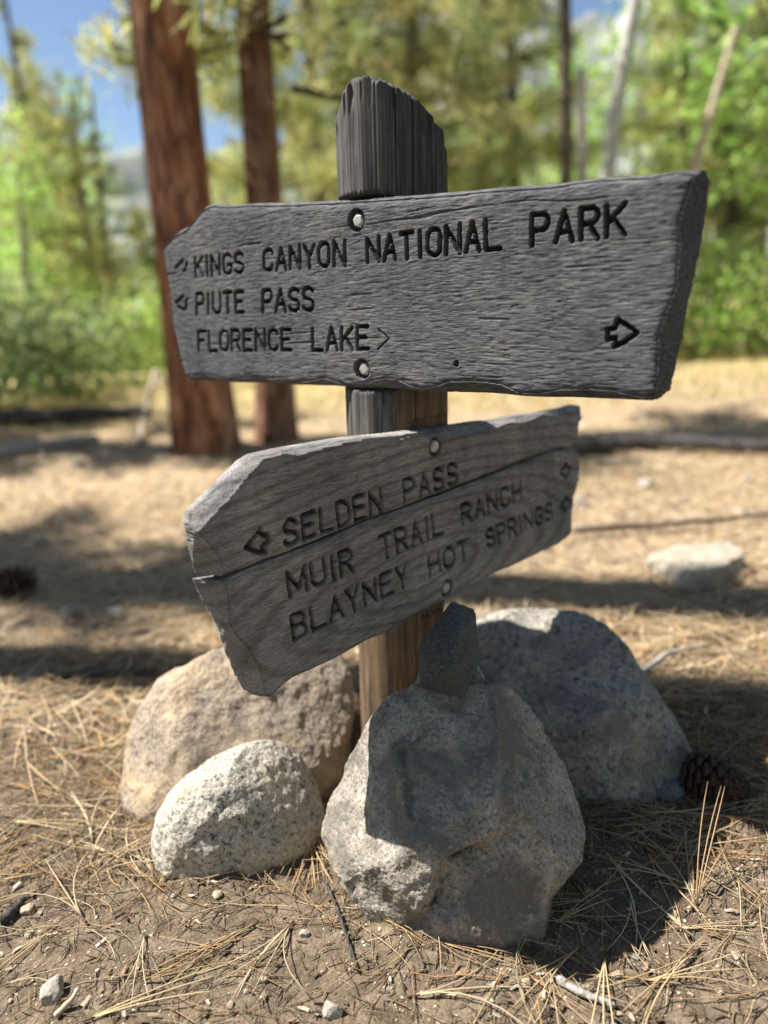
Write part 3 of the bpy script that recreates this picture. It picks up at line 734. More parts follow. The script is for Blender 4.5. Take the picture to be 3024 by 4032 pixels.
hull_rock('rock', [D3(889, 1512, .05), D3(893, 1478, .05), D3(908, 1445, .07), D3(960, 1425, .08), D3(1030, 1428, .07), D3(1048, 1468, .05), D3(1043, 1508, .05), D3(960, 1512, .05), D3(900, 1505, .11), D3(1035, 1500, .11), D3(970, 1440, .12)],
          MAT_WHITE, 'small pale granite stone behind the dark slate stone', cuts=3, rough=.004, seed=8)
zr = gdepth(1500, 1262)
def R3(x, y, dz): return at_depth(x * K, y * K, zr + dz)
hull_rock('rock', [R3(1400, 1198, .10), R3(1455, 1178, .2), R3(1578, 1169, .22), R3(1608, 1196, .12), R3(1492, 1236, -.01), R3(1402, 1235, .10), R3(1468, 1275, .0), R3(1540, 1276, .0), R3(1604, 1250, .08), R3(1430, 1250, .3), R3(1590, 1250, .3), R3(1560, 1222, .0)],
          MAT_STONE, 'flat-topped angular grey rock sitting in the needle litter', cuts=4, rough=.012, seed=18)

# ------------------------------------------------------------------ loose stones
def G(x, y):
    p = on_ground(x * K, y * K); p[2] = gz(p[0], p[1]); 
    q = on_ground(x * K, y * K, p[2]); q[2] = gz(q[0], q[1]); return q
def in_rock(x, y, pad=0.0):
    for c, r, P in ROCKS:
        if math.hypot(x - c[0], y - c[1]) < r * .85 + pad: return True
    return False
rs = np.random.default_rng(21)
def pebble(n, seed, flat=.65, ang=.25):
    v, f = csphere(n); 
    r = np.random.default_rng(seed)
    for _ in range(7):
        nn = unit(r.normal(size=3)); d = .62 + .25 * r.random(); s = v @ nn - d; v -= np.where(s > 0, s * .92, 0)[:, None] * nn
    v *= np.array([1, .75 + .2 * r.random(), flat]); v += unit_rows(v) * (ang * .35 * fbm3(v * 1.7, 3, seed))[:, None] + unit_rows(v) * (.03 * fbm3(v * 7, 2, seed + 1))[:, None]
    return v, f
PEB = [make_mesh('stone', *pebble(14, 50 + k)) for k in range(6)]
MAT_PEB = [granite('pebble_grey', (.36, .33, .285), (.18, .165, .145), (.50, .47, .42), 420, sc=.012, bump=.0008), granite('pebble_tan', (.40, .33, .245), (.2, .16, .12), (.55, .47, .38), 420, sc=.012, bump=.0008), granite('pebble_slate', (.17, .185, .19), (.08, .09, .1), (.28, .29, .29), 500, sc=.012, bump=.0008)]
PEBM = {}
def stone(x, y, size_px, mi, label, group=None, k=None, sink=.3, world=None):
    p = np.array(world) if world is not None else G(x, y)
    if world is not None: p = np.array([world[0], world[1], gz(world[0], world[1])])
    r = size_px * K / 2 / FPX * depth_of(p) if size_px > 1 else size_px
    k = int(rs.integers(6)) if k is None else k
    if (k, mi) not in PEBM:
        me = PEB[k].copy(); me.materials.append(MAT_PEB[mi]); PEBM[(k, mi)] = me
    o = add('stone', PEBM[(k, mi)]); o.scale = (r, r, r); o.location = (p[0], p[1], p[2] + r * (.55 - sink)); o.rotation_euler = (rs.normal() * .15, rs.normal() * .15, rs.random() * 6.3)
    tag(o, label, 'stone', group); return o
stone(118, 2150, 66, 0, 'pale angular stone beside a pale stick in the foreground dirt', k=1, sink=.15)
stone(716, 2190, 55, 0, 'grey stone half buried in the dirt below the front boulder', k=2, sink=.2)
stone(60, 1968, 34, 1, 'brownish stone at the edge of the needle litter', k=3)
stone(1450, 1712, 60, 2, 'rounded blue-grey stone beside the pine cone', k=0)
stone(1372, 2068, 22, 2, 'small blue-green stone in the shaded gravel', k=4)
stone(1365, 1952, 24, 2, 'slate-coloured stone in the shade of the boulder', k=5)
stone(150, 1325, 45, 0, 'grey stone among shaded needles beyond the tan boulder', k=3)
stone(255, 1335, 55, 0, 'pale grey stone among needles near the tan boulder', k=1)
stone(1550, 962, 60, 2, 'dark rounded stone at the meadow edge', k=2)
stone(1255, 1095, 52, 0, 'whitish stone on sunlit litter beside the signboard', k=2)
stone(1395, 1052, 46, 0, 'pale pinkish stone lying on sunlit yellow litter', k=4)
stone(90, 1170, 40, 0, 'pale stone in the deep shade by the black pine cone', k=5)
for i, (x, y, s_, m_) in enumerate([(350, 985, 36, 0), (170, 1005, 34, 0), (235, 985, 26, 0), (470, 1010, 30, 1), (610, 985, 26, 0), (1300, 1000, 22, 0), (1480, 1085, 28, 0), (1600, 1110, 30, 1), (1180, 1190, 30, 0), (1620, 1040, 22, 0)]):
    stone(x, y, s_, m_, 'small pale stone scattered on the sunlit forest floor', 'stones on the sunlit forest floor')
for i in range(34):
    while True:
        x, y = rs.uniform(-.52, .6), rs.uniform(.7, 1.15)
        if not in_rock(x, y): break
    stone(0, 0, float(rs.uniform(.0035, .008)), int(rs.choice([0, 1, 1, 1])), 'small pebble lying on the bare foreground dirt', 'foreground pebbles', world=(x, y))

# gravel: thousands of grains, one mass
bag = Bag(); grains = [pebble(1, 200 + k, .7, .8) for k in range(5)]
pal = np.array([(.42, .36, .28), (.33, .27, .2), (.22, .17, .12), (.5, .46, .4), (.28, .2, .13), (.36, .27, .18)])
cnt = 0
while cnt < 9000:
    x = rs.uniform(-.75, .85); y = .62 + rs.random() ** 1.4 * 1.1
    if noise2(np.array([x * 5 + 2]), np.array([y * 5]), 94)[0] < rs.uniform(-.45, .12): continue
    r = .0010 + .0026 * rs.random() ** 2.5
    v, f = grains[int(rs.integers(5))]; a = rs.random() * 6.3; ca, sa = math.cos(a), math.sin(a)
    q = np.stack([v[:, 0] * ca - v[:, 1] * sa, v[:, 0] * sa + v[:, 1] * ca, v[:, 2]], 1) * r + np.array([x, y, gz(x, y) + r * .3]) if False else None
    bag.put(np.stack([v[:, 0] * ca - v[:, 1] * sa, v[:, 0] * sa + v[:, 1] * ca, v[:, 2]], 1) * r + np.array([x, y, 0.0]), f, pal[int(rs.integers(6))] * rs.uniform(.7, 1.25))
    cnt += 1
def vcol_mat(name, rough=.9, spec=.2, bump=0, scale=300, trans=0.0, vary=.35):
    t = NT(name); a = t.n('VertexColor'); a.layer_name = 'Col'
    nz = t.noise(t.coords(), scale, 3)
    cc = t.mix(a.outputs[0], t.ramp(nz, [(.3, (1 - vary,) * 3), (.7, (1 + vary,) * 3)]), .8, 'MULTIPLY')
    t.color(cc, rough, spec)
    if bump: t.bump(nz, bump, .6)
    if trans:
        tr = t.n('BsdfTranslucent'); t.l(cc, tr.inputs[0]); mx = t.n('MixShader'); mx.inputs[0].default_value = trans
        out = t.t.nodes['Material Output']; t.l(t.b.outputs[0], mx.inputs[1]); t.l(tr.outputs[0], mx.inputs[2]); t.l(mx.outputs[0], out.inputs[0])
    return t.m
MAT_VC = vcol_mat('litter')
allv = np.concatenate(bag.v); bag.v = [allv]
nvp = [len(g[0]) for g in grains]
bag.v[0][:, 2] += ground_h(allv[:, 0], allv[:, 1]).astype(np.float32)
tag(add('gravel', bag.mesh('gravel', smooth=False), MAT_VC), 'fine gravel grains scattered over the soil', 'gravel', kind='stuff')

# ------------------------------------------------------------------ pine needles
NEEDLE_COL = np.array([(.50, .40, .24), (.44, .33, .19), (.54, .45, .30), (.36, .25, .14), (.38, .31, .21), (.24, .17, .11), (.46, .27, .11)])
def needle_path(L, bend, arch, n=7, twist=0.0):
    s = np.linspace(0, 1, n); ang = bend * s
    x = np.cumsum(np.concatenate([[0], np.cos(ang[:-1])])) * L / (n - 1); y = np.cumsum(np.concatenate([[0], np.sin(ang[:-1])])) * L / (n - 1)
    return np.stack([x, y, arch * 4 * s * (1 - s) * L], 1)
def bundle_mesh(seed):
    """three needles held in one dark sheath"""
    r = np.random.default_rng(seed); b = Bag(); base_c = NEEDLE_COL[int(r.integers(5))]
    spread = r.uniform(.03, .16)
    for k in range(3):
        L = r.uniform(.92, 1.0); p = needle_path(L, r.normal() * .45, r.uniform(.005, .05)); a = (k - 1) * spread + r.normal() * .02
        ca, sa = math.cos(a), math.sin(a); p = np.stack([p[:, 0] * ca - p[:, 1] * sa, p[:, 0] * sa + p[:, 1] * ca, p[:, 2] + .004 * k], 1)
        v, f = tube(p, np.array([.0058, .0062, .0060, .0058, .0054, .0046, .0018]), 5)
        b.put(v, f, base_c * r.uniform(.85, 1.15))
    v, f = tube(np.array([(-.07, 0, .002), (0, 0, .002), (.03, 0, .003)]), np.array([.011, .011, .008]), 6); b.put(v, f, np.array((.12, .075, .045)))
    return b.mesh('pine_needle_bundle')
BUN = [bundle_mesh(300 + k) for k in range(10)]
for m_ in BUN: m_.materials.append(MAT_VC)
def where_needles(p):
    x, y = p[0], p[1]
    if y > 1.35: return 'dry pine needle bundle in the thick litter behind the rocks', 'needle bundles behind the rocks'
    if x > .28: return 'dry pine needle bundle on the dark shaded soil beside the front boulder', 'needle bundles on the shaded soil'
    if x > -.12 and y > .86: return 'dry pine needle bundle tucked between the white rock and the front boulder', 'needle bundles between the rocks'
    if x > -.10: return 'straw-coloured pine needle bundle on the gravel below the front boulder', 'needle bundles below the front boulder'
    if y > .93: return 'straw-coloured pine needle bundle in the litter beside the white rock', 'needle bundles beside the white rock'
    return 'straw-coloured pine needle bundle on the bare dirt below the white rock', 'needle bundles on the bare dirt'
def bundle(p0, p1, lift0=.003, lift1=.003, k=None, label='dry straw-coloured pine needle bundle lying on the ground', group='pine needle bundles on the ground', roll=0.0):
    p0 = np.array(p0, float); p1 = np.array(p1, float); p0[2] += lift0; p1[2] += lift1
    d = p1 - p0; L = np.linalg.norm(d); x = d / L; L = min(L, .165); z = unit(np.array([0, 0, 1.0]) - x * x[2]); y = np.cross(z, x)
    if roll: y, z = y * math.cos(roll) + z * math.sin(roll), z * math.cos(roll) - y * math.sin(roll)
    m = frame(p0, x * L, y * L, z * L)
    o = add('pine_needle_bundle', BUN[int(rs.integers(10)) if k is None else k], matrix=m)
    label, group = where_needles((p0 + p1) / 2)
    tag(o, label, 'pine needles', group); return o
# bundles read in the photograph (base -> tip)
for (x0, y0, x1, y1) in [(262, 1745, 135, 1915), (345, 1805, 135, 1930), (320, 1905, 82, 1695), (425, 1895, 230, 1800), (200, 1820, 175, 1665), (330, 1890, 270, 1790), (60, 1650, 175, 1850), (180, 1990, 80, 1860),
 (625, 2005, 470, 2160), (625, 2010, 540, 2190), (320, 2120, 545, 2050), (545, 2005, 330, 2125), (312, 2030, 285, 2190), (490, 2060, 330, 2045), (200, 2205, 500, 2115), (20, 2130, 190, 2085),
 (690, 1760, 580, 1890), (685, 1765, 610, 1960), (695, 1770, 640, 1950), (700, 1800, 655, 1935), (665, 1790, 690, 1950), (630, 1590, 690, 1730), (684, 1680, 640, 1880),
 (900, 2155, 1260, 2125), (1250, 2055, 1090, 2210), (1500, 2065, 1330, 2215), (1470, 2010, 1655, 2015), (1310, 1850, 1500, 2090), (1400, 1850, 1545, 2080), (1500, 1955, 1400, 1690), (1505, 1955, 1545, 1690), (1495, 1960, 1570, 1700), (1350, 1880, 1250, 1840), (1010, 2000, 1290, 1980), (1200, 2000, 1320, 1930), (1270, 1950, 1160, 1960), (960, 2045, 1160, 2095), (1400, 2125, 1650, 2095), (1150, 2120, 1290, 2200), (1450, 2090, 1380, 2205), (1640, 2140, 1560, 2040),
 (30, 1780, 215, 1800), (60, 1825, 250, 1770), (20, 1700, 200, 1740), (110, 1620, 250, 1700), (1380, 1760, 1640, 1800), (1320, 1730, 1600, 1820), (1450, 1840, 1659, 1790), (1230, 1650, 1300, 1720)]:
    a, b = G(x0, y0), G(x1, y1); up = abs(x1 - x0) < 60 and y1 < y0 and y0 - y1 > 200
    if up:                                              # stands up against its neighbours
        z0 = depth_of(a); b = at_depth(x1 * K, y1 * K, z0 + .07); bundle(a, b, .002, 0)
    else: bundle(a, b, .004, .006)
k_ = 0
while k_ < 110:
    x, y = rs.uniform(-.9, 1.0), rs.uniform(.72, 1.9)
    bare = math.exp(-(((x + .17) / .17) ** 2 + ((y - .80) / .09) ** 2))
    if in_rock(x, y, .02) or rs.random() < bare: continue
    a = rs.random() * 6.3; L = rs.uniform(.07, .16); p0 = np.array([x, y, gz(x, y)]); q = (x + L * math.cos(a), y + L * math.sin(a))
    if in_rock(q[0], q[1], .0): continue
    bundle(p0, np.array([q[0], q[1], gz(*q)]), .003, .005); k_ += 1

def litter(n, xr, yr, Lr, rad, sides, segs, seed, zoff=(.001, .012), dens=None, cols=NEEDLE_COL, dark=(.55, 1.15)):
    r = np.random.default_rng(seed); keep = []
    X = r.uniform(*xr, n * 4); Y = yr[0] + (yr[1] - yr[0]) * r.random(n * 4)
    ok = np.ones(len(X), bool)
    for c, rr, P in ROCKS: ok &= np.hypot(X - c[0], Y - c[1]) > rr * .72
    if dens is not None: ok &= r.random(len(X)) < dens(X, Y)
    X, Y = X[ok][:n], Y[ok][:n]; n = len(X)
    A = r.random(n) * 2 * np.pi; L = r.uniform(*Lr, n); bend = r.normal(0, .5, n); s = np.linspace(0, 1, segs + 1)
    ang = A[:, None] + bend[:, None] * s[None]
    px = X[:, None] + np.cumsum(np.concatenate([np.zeros((n, 1)), np.cos(ang[:, :-1])], 1), 1) * L[:, None] / segs
    py = Y[:, None] + np.cumsum(np.concatenate([np.zeros((n, 1)), np.sin(ang[:, :-1])], 1), 1) * L[:, None] / segs
    z0, z1 = r.uniform(*zoff, n), r.uniform(*zoff, n)
    gh = ground_h(px, py); pz = gh + z0[:, None] * (1 - s) + z1[:, None] * s
    rd = rad * r.uniform(.7, 1.2, n)[:, None] * np.where(s > .9, .5, 1)[None]
    nx, ny = -np.sin(ang), np.cos(ang)
    if sides == 3: offs = [(1, -.5), (-1, -.5), (0, 1.0)]
    else: offs = [(1, 0), (-1, 0)]
    V = np.stack([np.stack([px + rd * a * nx, py + rd * a * ny, pz + rd * b], -1) for a, b in offs], 2)     # n, segs+1, sides, 3
    m = len(offs); idx = np.arange(n * (segs + 1) * m).reshape(n, segs + 1, m); fs = []
    for k in range(m if m > 2 else 1):
        k2 = (k + 1) % m
        fs.append(np.stack([idx[:, :-1, k], idx[:, :-1, k2], idx[:, 1:, k2], idx[:, 1:, k]], -1).reshape(-1, 4))
    C = cols[r.integers(0, len(cols), n)] * r.uniform(*dark, n)[:, None]
    C = np.repeat(C, (segs + 1) * m, 0)
    return V.reshape(-1, 3), np.concatenate(fs), C
def near_dens(X, Y):
    bare = np.exp(-(((X + .17) / .20) ** 2 + ((Y - .80) / .11) ** 2))
    clump = np.clip(.5 + 1.6 * fbm2(X * 4, Y * 4, 2, 333), .08, 1)
    for q in BANK: clump = np.maximum(clump, 1.2 * np.exp(-((X - q[0]) ** 2 + (Y - q[1]) ** 2) / .05 ** 2)); bare = bare * (1 - np.exp(-((X - q[0]) ** 2 + (Y - q[1]) ** 2) / .04 ** 2))
    return clump * (1 - .9 * bare) * np.clip(.30 + (Y - .7) * 1.0, .28, 1)
bag = Bag()
v, f, c = litter(6200, (-1.1, 1.2), (.60, 1.75), (.035, .15), .00065, 3, 5, 401, (.001, .012), near_dens); bag.put(v, f, c)
# short broken bits and bark crumbs
v, f, c = litter(7000, (-.8, .9), (.62, 1.5), (.006, .03), .0007, 3, 2, 402, (.0008, .005), None, np.array([(.10, .075, .055), (.16, .12, .085), (.22, .15, .09), (.30, .22, .13), (.36, .28, .18)])); bag.put(v, f, c)
v, f, c = litter(16000, (-2.2, 2.4), (1.3, 3.4), (.07, .17), .0009, 2, 4, 403, (.003, .03), None, NEEDLE_COL * 1.2); bag.put(v, f, c)
v, f, c = litter(17000, (-4.5, 4.5), (3.0, 7.5), (.10, .2), .0016, 2, 3, 404, (.005, .04), None, NEEDLE_COL * 1.4); bag.put(v, f, c)
fl = np.array([(.10, .07, .05), (.17, .11, .075), (.26, .16, .10), (.36, .27, .19), (.48, .41, .32), (.07, .055, .045)])
v, f, c = litter(9000, (-2.2, 2.4), (1.25, 3.6), (.012, .045), .003, 2, 2, 405, (.001, .012), None, fl * 1.35); bag.put(v, f, c)
v, f, c = litter(5000, (-4.5, 4.5), (3.2, 9), (.02, .08), .006, 2, 2, 406, (.002, .03), None, fl * 1.8); bag.put(v, f, c)
v, f, c = litter(1500, (-1.0, 1.1), (.62, 1.6), (.006, .016), .0022, 2, 2, 407, (.001, .006), None, fl); bag.put(v, f, c)
tag(add('needle_litter', bag.mesh('needle_litter'), MAT_VC), 'carpet of dry brown and straw-coloured pine needles', 'needle litter', kind='stuff')

# ------------------------------------------------------------------ sticks
def bark_mat(name, c0, c1, c2, sx=60, sz=9):
    t = NT(name); n = t.noise(t.coords((sx, sx, sz)), 1, 4, .6); t.color(t.ramp(n, [(.3, c0), (.5, c1), (.7, c2)]), .9, .15); t.bump(n, .003, .7); return t.m
MAT_GREYSTICK = bark_mat('grey_stick', (.16, .15, .14), (.33, .31, .29), (.47, .45, .42), 160, 160)
MAT_DARKSTICK = bark_mat('dark_stick', (.03, .028, .027), (.065, .06, .058), (.12, .11, .10), 120, 120)
MAT_PALESTICK = bark_mat('pale_stick', (.32, .25, .18), (.48, .40, .30), (.62, .55, .45), 60, 60)
MAT_BROWNSTICK = bark_mat('brown_stick', (.14, .10, .075), (.26, .20, .15), (.40, .33, .26), 60, 60)
def stick(name, pts, r, mat, label, cat='stick', lift=None, wob=.012, sides=10):
    pts = resample(np.array(pts), 22); n = len(pts); L = np.linalg.norm(pts[-1] - pts[0])
    s = np.linspace(0, 1, n); sd = zlib.crc32(label.encode()) % 1000
    pts[:, 0] += wob * L * noise2(s * 5, s * 0, sd); pts[:, 1] += wob * L * noise2(s * 5, s * 0 + 9, sd); pts[:, 2] += .5 * wob * L * noise2(s * 6, s * 0 + 4, sd)
    rr = r * (1 - .35 * s) * (1 + .35 * noise2(s * 11, s * 0, sd + 1)); rr[0] *= .75; rr[-1] *= .5
    v, f = tube(pts, rr, sides); base = v.mean(0); base[2] = v[:, 2].min()
    o = add(name, make_mesh(name, v - base, f), mat); o.location = base; tag(o, label, cat); return o
def GP(x, y, up): p = G(x, y); p[2] += up; return p
stick('stick', [GP(1204, 2122, .006), GP(1245, 2150, .007), GP(1330, 2180, .005)], .0055, MAT_GREYSTICK, 'short weathered grey twig on the foreground gravel')
stick('stick', [GP(735, 1690, .008), GP(745, 1640, .02), GP(757, 1590, .03)], .0075, MAT_GREYSTICK, 'grey twig wedged between the white rock and the front boulder')
stick('stick', [GP(60, 1475, .012), GP(200, 1462, .012), GP(350, 1462, .012)], .013, MAT_DARKSTICK, 'dark charred stick lying beside the tan boulder')
stick('fallen_branch', [GP(1235, 1163, .03), GP(1420, 1152, .03), GP(1570, 1140, .035), GP(1720, 1120, .03)], .014, MAT_BROWNSTICK, 'long thin brown branch lying across the sunlit litter', 'branch')
stick('stick', [GP(0, 2000, .006), GP(30, 1975, .006), GP(55, 1950, .008)], .008, MAT_DARKSTICK, 'dark bark sliver at the edge of the foreground dirt')
stick('stick', [GP(120, 2205, .006), GP(160, 2170, .010), GP(172, 2150, .012)], .0035, MAT_PALESTICK, 'pale splinter leaning by the foreground stone')
stick('stick', [GP(700, 1900, .004), GP(735, 1990, .006), GP(775, 2105, .004)], .0028, MAT_DARKSTICK, 'thin dark twig in front of the boulder')
stick('stick', [GP(300, 965, .02), GP(318, 930, .12), GP(345, 880, .30), at_depth(352 * K, 835 * K, depth_of(G(300, 965)) - .02)], .022, MAT_PALESTICK, 'pale bent dead branch rising from the ground beside the big trunk', 'branch')
stick('fallen_log', [GP(-60, 925, .06), GP(120, 920, .07), GP(330, 905, .05)], .075, MAT_DARKSTICK, 'dark fallen log in the shade beside the big pine', 'log', sides=14)
stick('fallen_log', [GP(-40, 1000, .04), GP(60, 985, .05), GP(215, 960, .04)], .045, MAT_GREYSTICK, 'grey fallen log in front of the dark log', 'log', sides=14)
stick('fallen_log', [GP(1235, 985, .04), GP(1400, 975, .05), GP(1680, 985, .04)], .05, MAT_DARKSTICK, 'dark fallen log on the sunlit clearing beside the signboard', 'log', sides=14)
stick('stick', [GP(1380, 1465, .01), GP(1440, 1440, .03), GP(1530, 1400, .01)], .006, MAT_GREYSTICK, 'thin grey forked twig behind the blue-grey boulder')

# ------------------------------------------------------------------ pine cones
def cone_parts():
    th = []
    s = np.linspace(0, 1, 12); v, f = tube(np.stack([s * 0, s * 0, s], 1), .16 * np.sin(np.pi * (.15 + .8 * s)) + .02, 10); core = make_mesh('core', v, f)
    # one woody scale: a spoon with a thick umbo at the tip
    q = []
    for i, a in enumerate(np.linspace(0, 1, 6)):
        w_ = [.10, .20, .30, .34, .28, .10][i]; zt = [0, .02, .05, .10, .17, .24][i]; th_ = [.03, .04, .05, .08, .11, .05][i]
        for b in (-1, -.5, 0, .5, 1): q.append((a, b * w_, zt + th_ * (1 - b * b)))
    for i, a in enumerate(np.linspace(0, 1, 6)):
        w_ = [.10, .20, .30, .34, .28, .10][i]; zt = [0, .02, .05, .10, .17, .24][i]
        for b in (-1, -.5, 0, .5, 1): q.append((a, b * w_ * .98, zt - .03))
    f1 = grid_faces(5, 6); f2 = grid_faces(5, 6, 30)[:, ::-1]
    rim = [0, 1, 2, 3, 4, 9, 14, 19, 24, 29, 28, 27, 26, 25, 20, 15, 10, 5]; rim = np.array(rim)
    f3 = np.stack([rim, rim + 30, np.roll(rim, -1) + 30, np.roll(rim, -1)], 1)
    return core, make_mesh('scale', np.array(q), np.concatenate([f1, f2, f3]))
ME_CORE, ME_SCALE = cone_parts()
t = NT('cone_scale'); n_ = t.noise(t.coords(), 4, 4); t.color(t.ramp(n_, [(.3, (.030, .018, .012)), (.55, (.085, .052, .034)), (.75, (.20, .15, .12))]), .75, .3); t.bump(n_, .05, .6); MAT_CONE = t.m
ME_CORE.materials.append(MAT_CONE); ME_SCALE.materials.append(MAT_CONE)
def pine_cone(base, tip, wid, label, n=84):
    base, tip = np.array(base), np.array(tip); ax = unit(tip - base); L = np.linalg.norm(tip - base)
    x = unit(np.cross(ax, [0, 0, 1.0])); y = np.cross(ax, x)
    e = empty('pine_cone', tuple(base)); tag(e, label, 'pine cone', 'pine cones on the forest floor'); bpy.context.view_layer.update()
    child('core', ME_CORE, None, e, frame(base, x * wid * 1.6, y * wid * 1.6, ax * L))
    for k in range(n):
        s = (k + .5) / n; a = k * 2.39996; env = math.sin(math.pi * (.12 + .82 * s ** .85)) ** .75
        tilt = math.radians(-15 + 75 * s); rad = x * math.cos(a) + y * math.sin(a); out = rad * math.cos(tilt) + ax * math.sin(tilt); nrm = ax * math.cos(tilt) - rad * math.sin(tilt)
        ln = wid * (.25 + .80 * env); sc = frame(base + ax * L * s * .93, out * ln, np.cross(nrm, out) * ln * 1.0, nrm * ln)
        child('scale', ME_SCALE, None, e, sc)
    return e
a = G(1612, 1722); b = G(1480, 1700); a[2] += .030; b[2] += .042
zc = depth_of(a); pa = at_depth(1600 * K, 1705 * K, zc - .0); pb = at_depth(1478 * K, 1655 * K, zc + .02)
pine_cone(pb, pa, .040, 'dark brown open pine cone lying beside the blue-grey boulder')
p = G(15, 1300); q = G(70, 1285); p[2] += .05; q[2] += .045; pine_cone(q + np.array([.02, 0, 0]), p + np.array([-.08, 0, .01]), .055, 'nearly black pine cone in the shaded litter beyond the tan boulder', n=70)

# ------------------------------------------------------------------ forest
def at_dist(xD, Y):
    """ground point under the photo column xD (1659-wide view) at Y metres ahead"""
    lo, hi = 300.0, 2200.0
    X = (xD - 829.5) * K / FPX * Y / math.cos(PITCH) * 1.0
    return np.array([X + (0), Y, gz(X, Y)])
MAT_LEAF = vcol_mat('leaves', .55, .35, trans=.5, scale=3, vary=.25)
def pine_crown(seed, H, h0, rad, nb, colr, tufts=16, tl=.16):
    """boughs carrying tufts of long needles; heights are fractions of a tree H metres tall"""
    r = np.random.default_rng(seed); vs, cs = [], []; wood = Bag()
    for k in range(nb):
        z = h0 + (H - h0) * ((k + r.random()) / nb) ** 1.0; env = rad * (1 - ((z - h0) / (H - h0)) ** 1.3) * r.uniform(.55, 1.1) + .12 * rad
        a = r.random() * 6.283; droop = r.uniform(-.35, .15)
        s = np.linspace(0, 1, 6); path = np.stack([np.cos(a) * env * s, np.sin(a) * env * s, z + env * (droop * s + .25 * s * s)], 1)
        v, f = tube(path, np.linspace(.022, .005, 6) * (.6 + rad * .3), 4, False); wood.put(v, f, np.array((.12, .085, .06)))
        n = max(4, int(tufts * env / rad * 1.4))
        tpos = path[0] + (path[-1] - path[0]) * r.uniform(.25, 1.05, n)[:, None]; tpos[:, 2] = np.interp(r.uniform(.25, 1, n), s, path[:, 2]) + r.normal(0, .04, n)
        tpos[:, :2] += r.normal(0, .16 * env, (n, 2)) * .6
        m = 16
        d = r.normal(size=(n, m, 3)); d[..., 2] += .35; d /= np.linalg.norm(d, axis=2)[..., None]
        L = tl * r.uniform(.7, 1.15, (n, m, 1)); side = np.cross(d, r.normal(size=(n, m, 3))); side /= np.linalg.norm(side, axis=2)[..., None]
        w_ = .009
        p0 = tpos[:, None] + d * L * .05; tri = np.stack([p0 + side * w_ * .4, p0 - side * w_ * .4, p0 + d * L - side * w_, p0 + d * L + side * w_], 2)
        vs.append(tri.reshape(-1, 3)); cc = colr[r.integers(0, len(colr), n)] * r.uniform(.7, 1.25, (n, 1))
        cs.append(np.repeat(cc, m * 4, 0))
    V = np.concatenate(vs); F = np.arange(len(V)).reshape(-1, 4)
    wood.put(V, F, None); wood.c.append(np.concatenate(cs).astype(np.float32))
    return wood.mesh('crown', smooth=False)
def leaf_crown(seed, zc, rx, rz, clumps, leaves, colr, size=.055):
    r = np.random.default_rng(seed); vs, cs = [], []
    C = r.normal(size=(clumps, 3)); C /= np.linalg.norm(C, axis=1)[:, None]; C *= r.uniform(.25, 1, (clumps, 1)) ** .6; C *= np.array([rx, rx, rz]); C[:, 2] += zc
    for c0 in C:
        n = int(leaves * r.uniform(.6, 1.4)); p = c0 + r.normal(0, 1, (n, 3)) * np.array([.2, .2, .17]) * rx ** .5
        d1 = r.normal(size=(n, 3)); d1 /= np.linalg.norm(d1, axis=1)[:, None]; d2 = np.cross(d1, r.normal(size=(n, 3))); d2 /= np.linalg.norm(d2, axis=1)[:, None]
        s_ = size * r.uniform(.6, 1.3, (n, 1)); q = np.stack([p - d1 * s_, p + d2 * s_ * .7, p + d1 * s_, p - d2 * s_ * .7], 1)
        vs.append(q.reshape(-1, 3)); cs.append(np.repeat(colr[r.integers(0, len(colr), n)] * r.uniform(.75, 1.2) * r.uniform(.85, 1.15, (n, 1)), 4, 0))
    V = np.concatenate(vs); return make_mesh('crown', V, np.arange(len(V)).reshape(-1, 4), False, np.concatenate(cs).astype(np.float32))
OLIVE = np.array([(.19, .205, .075), (.145, .175, .065), (.24, .235, .10), (.11, .14, .06), (.26, .215, .10)])
DARKP = np.array([(.075, .105, .045), (.10, .13, .05), (.13, .15, .06), (.06, .085, .04)])
FRESH = np.array([(.20, .32, .07), (.25, .37, .09), (.16, .27, .06), (.30, .38, .12), (.22, .30, .10)])
YELL = np.array([(.29, .29, .11), (.24, .26, .09), (.35, .33, .15), (.20, .23, .08)])
OLIVE, DARKP, FRESH, YELL = OLIVE * 2.2, DARKP * 2.5, FRESH * 1.8, YELL * 1.9
CROWN = {
 'olive': pine_crown(1, 6.5, .5, 1.5, 42, OLIVE, 16, .2), 'olive2': pine_crown(2, 7.5, 1.0, 1.7, 42, OLIVE, 16, .2), 'yell': pine_crown(3, 6.0, .6, 1.6, 38, YELL, 16, .2),
 'dark': pine_crown(4, 9.0, .9, 1.8, 60, DARKP, 16), 'dark2': pine_crown(5, 11.0, 1.6, 2.0, 62, np.concatenate([DARKP, OLIVE[:2]]), 18),
 'fresh': leaf_crown(6, 3.0, 1.35, 2.4, 40, 60, FRESH), 'fresh2': leaf_crown(7, 3.6, 1.6, 2.9, 48, 60, FRESH), 'shrub': leaf_crown(8, .55, .8, .5, 34, 60, np.concatenate([FRESH[:3], OLIVE[:3]]), .04),
 'shrub_dark': leaf_crown(9, .5, .9, .45, 34, 60, DARKP, .04), 'low_pine': pine_crown(10, 3.2, .25, 1.1, 44, OLIVE, 16),
}
CROWN['dapple'] = pine_crown(13, 6.2, 3.9, .8, 30, DARKP, 12)
CROWN['bough'] = pine_crown(11, 7.0, 1.95, 1.15, 40, np.concatenate([YELL, OLIVE]), 14, .2)
CROWN['high'] = pine_crown(12, 17.0, 12.5, 1.6, 40, DARKP, 12)
for m_ in CROWN.values(): m_.materials.append(MAT_LEAF)
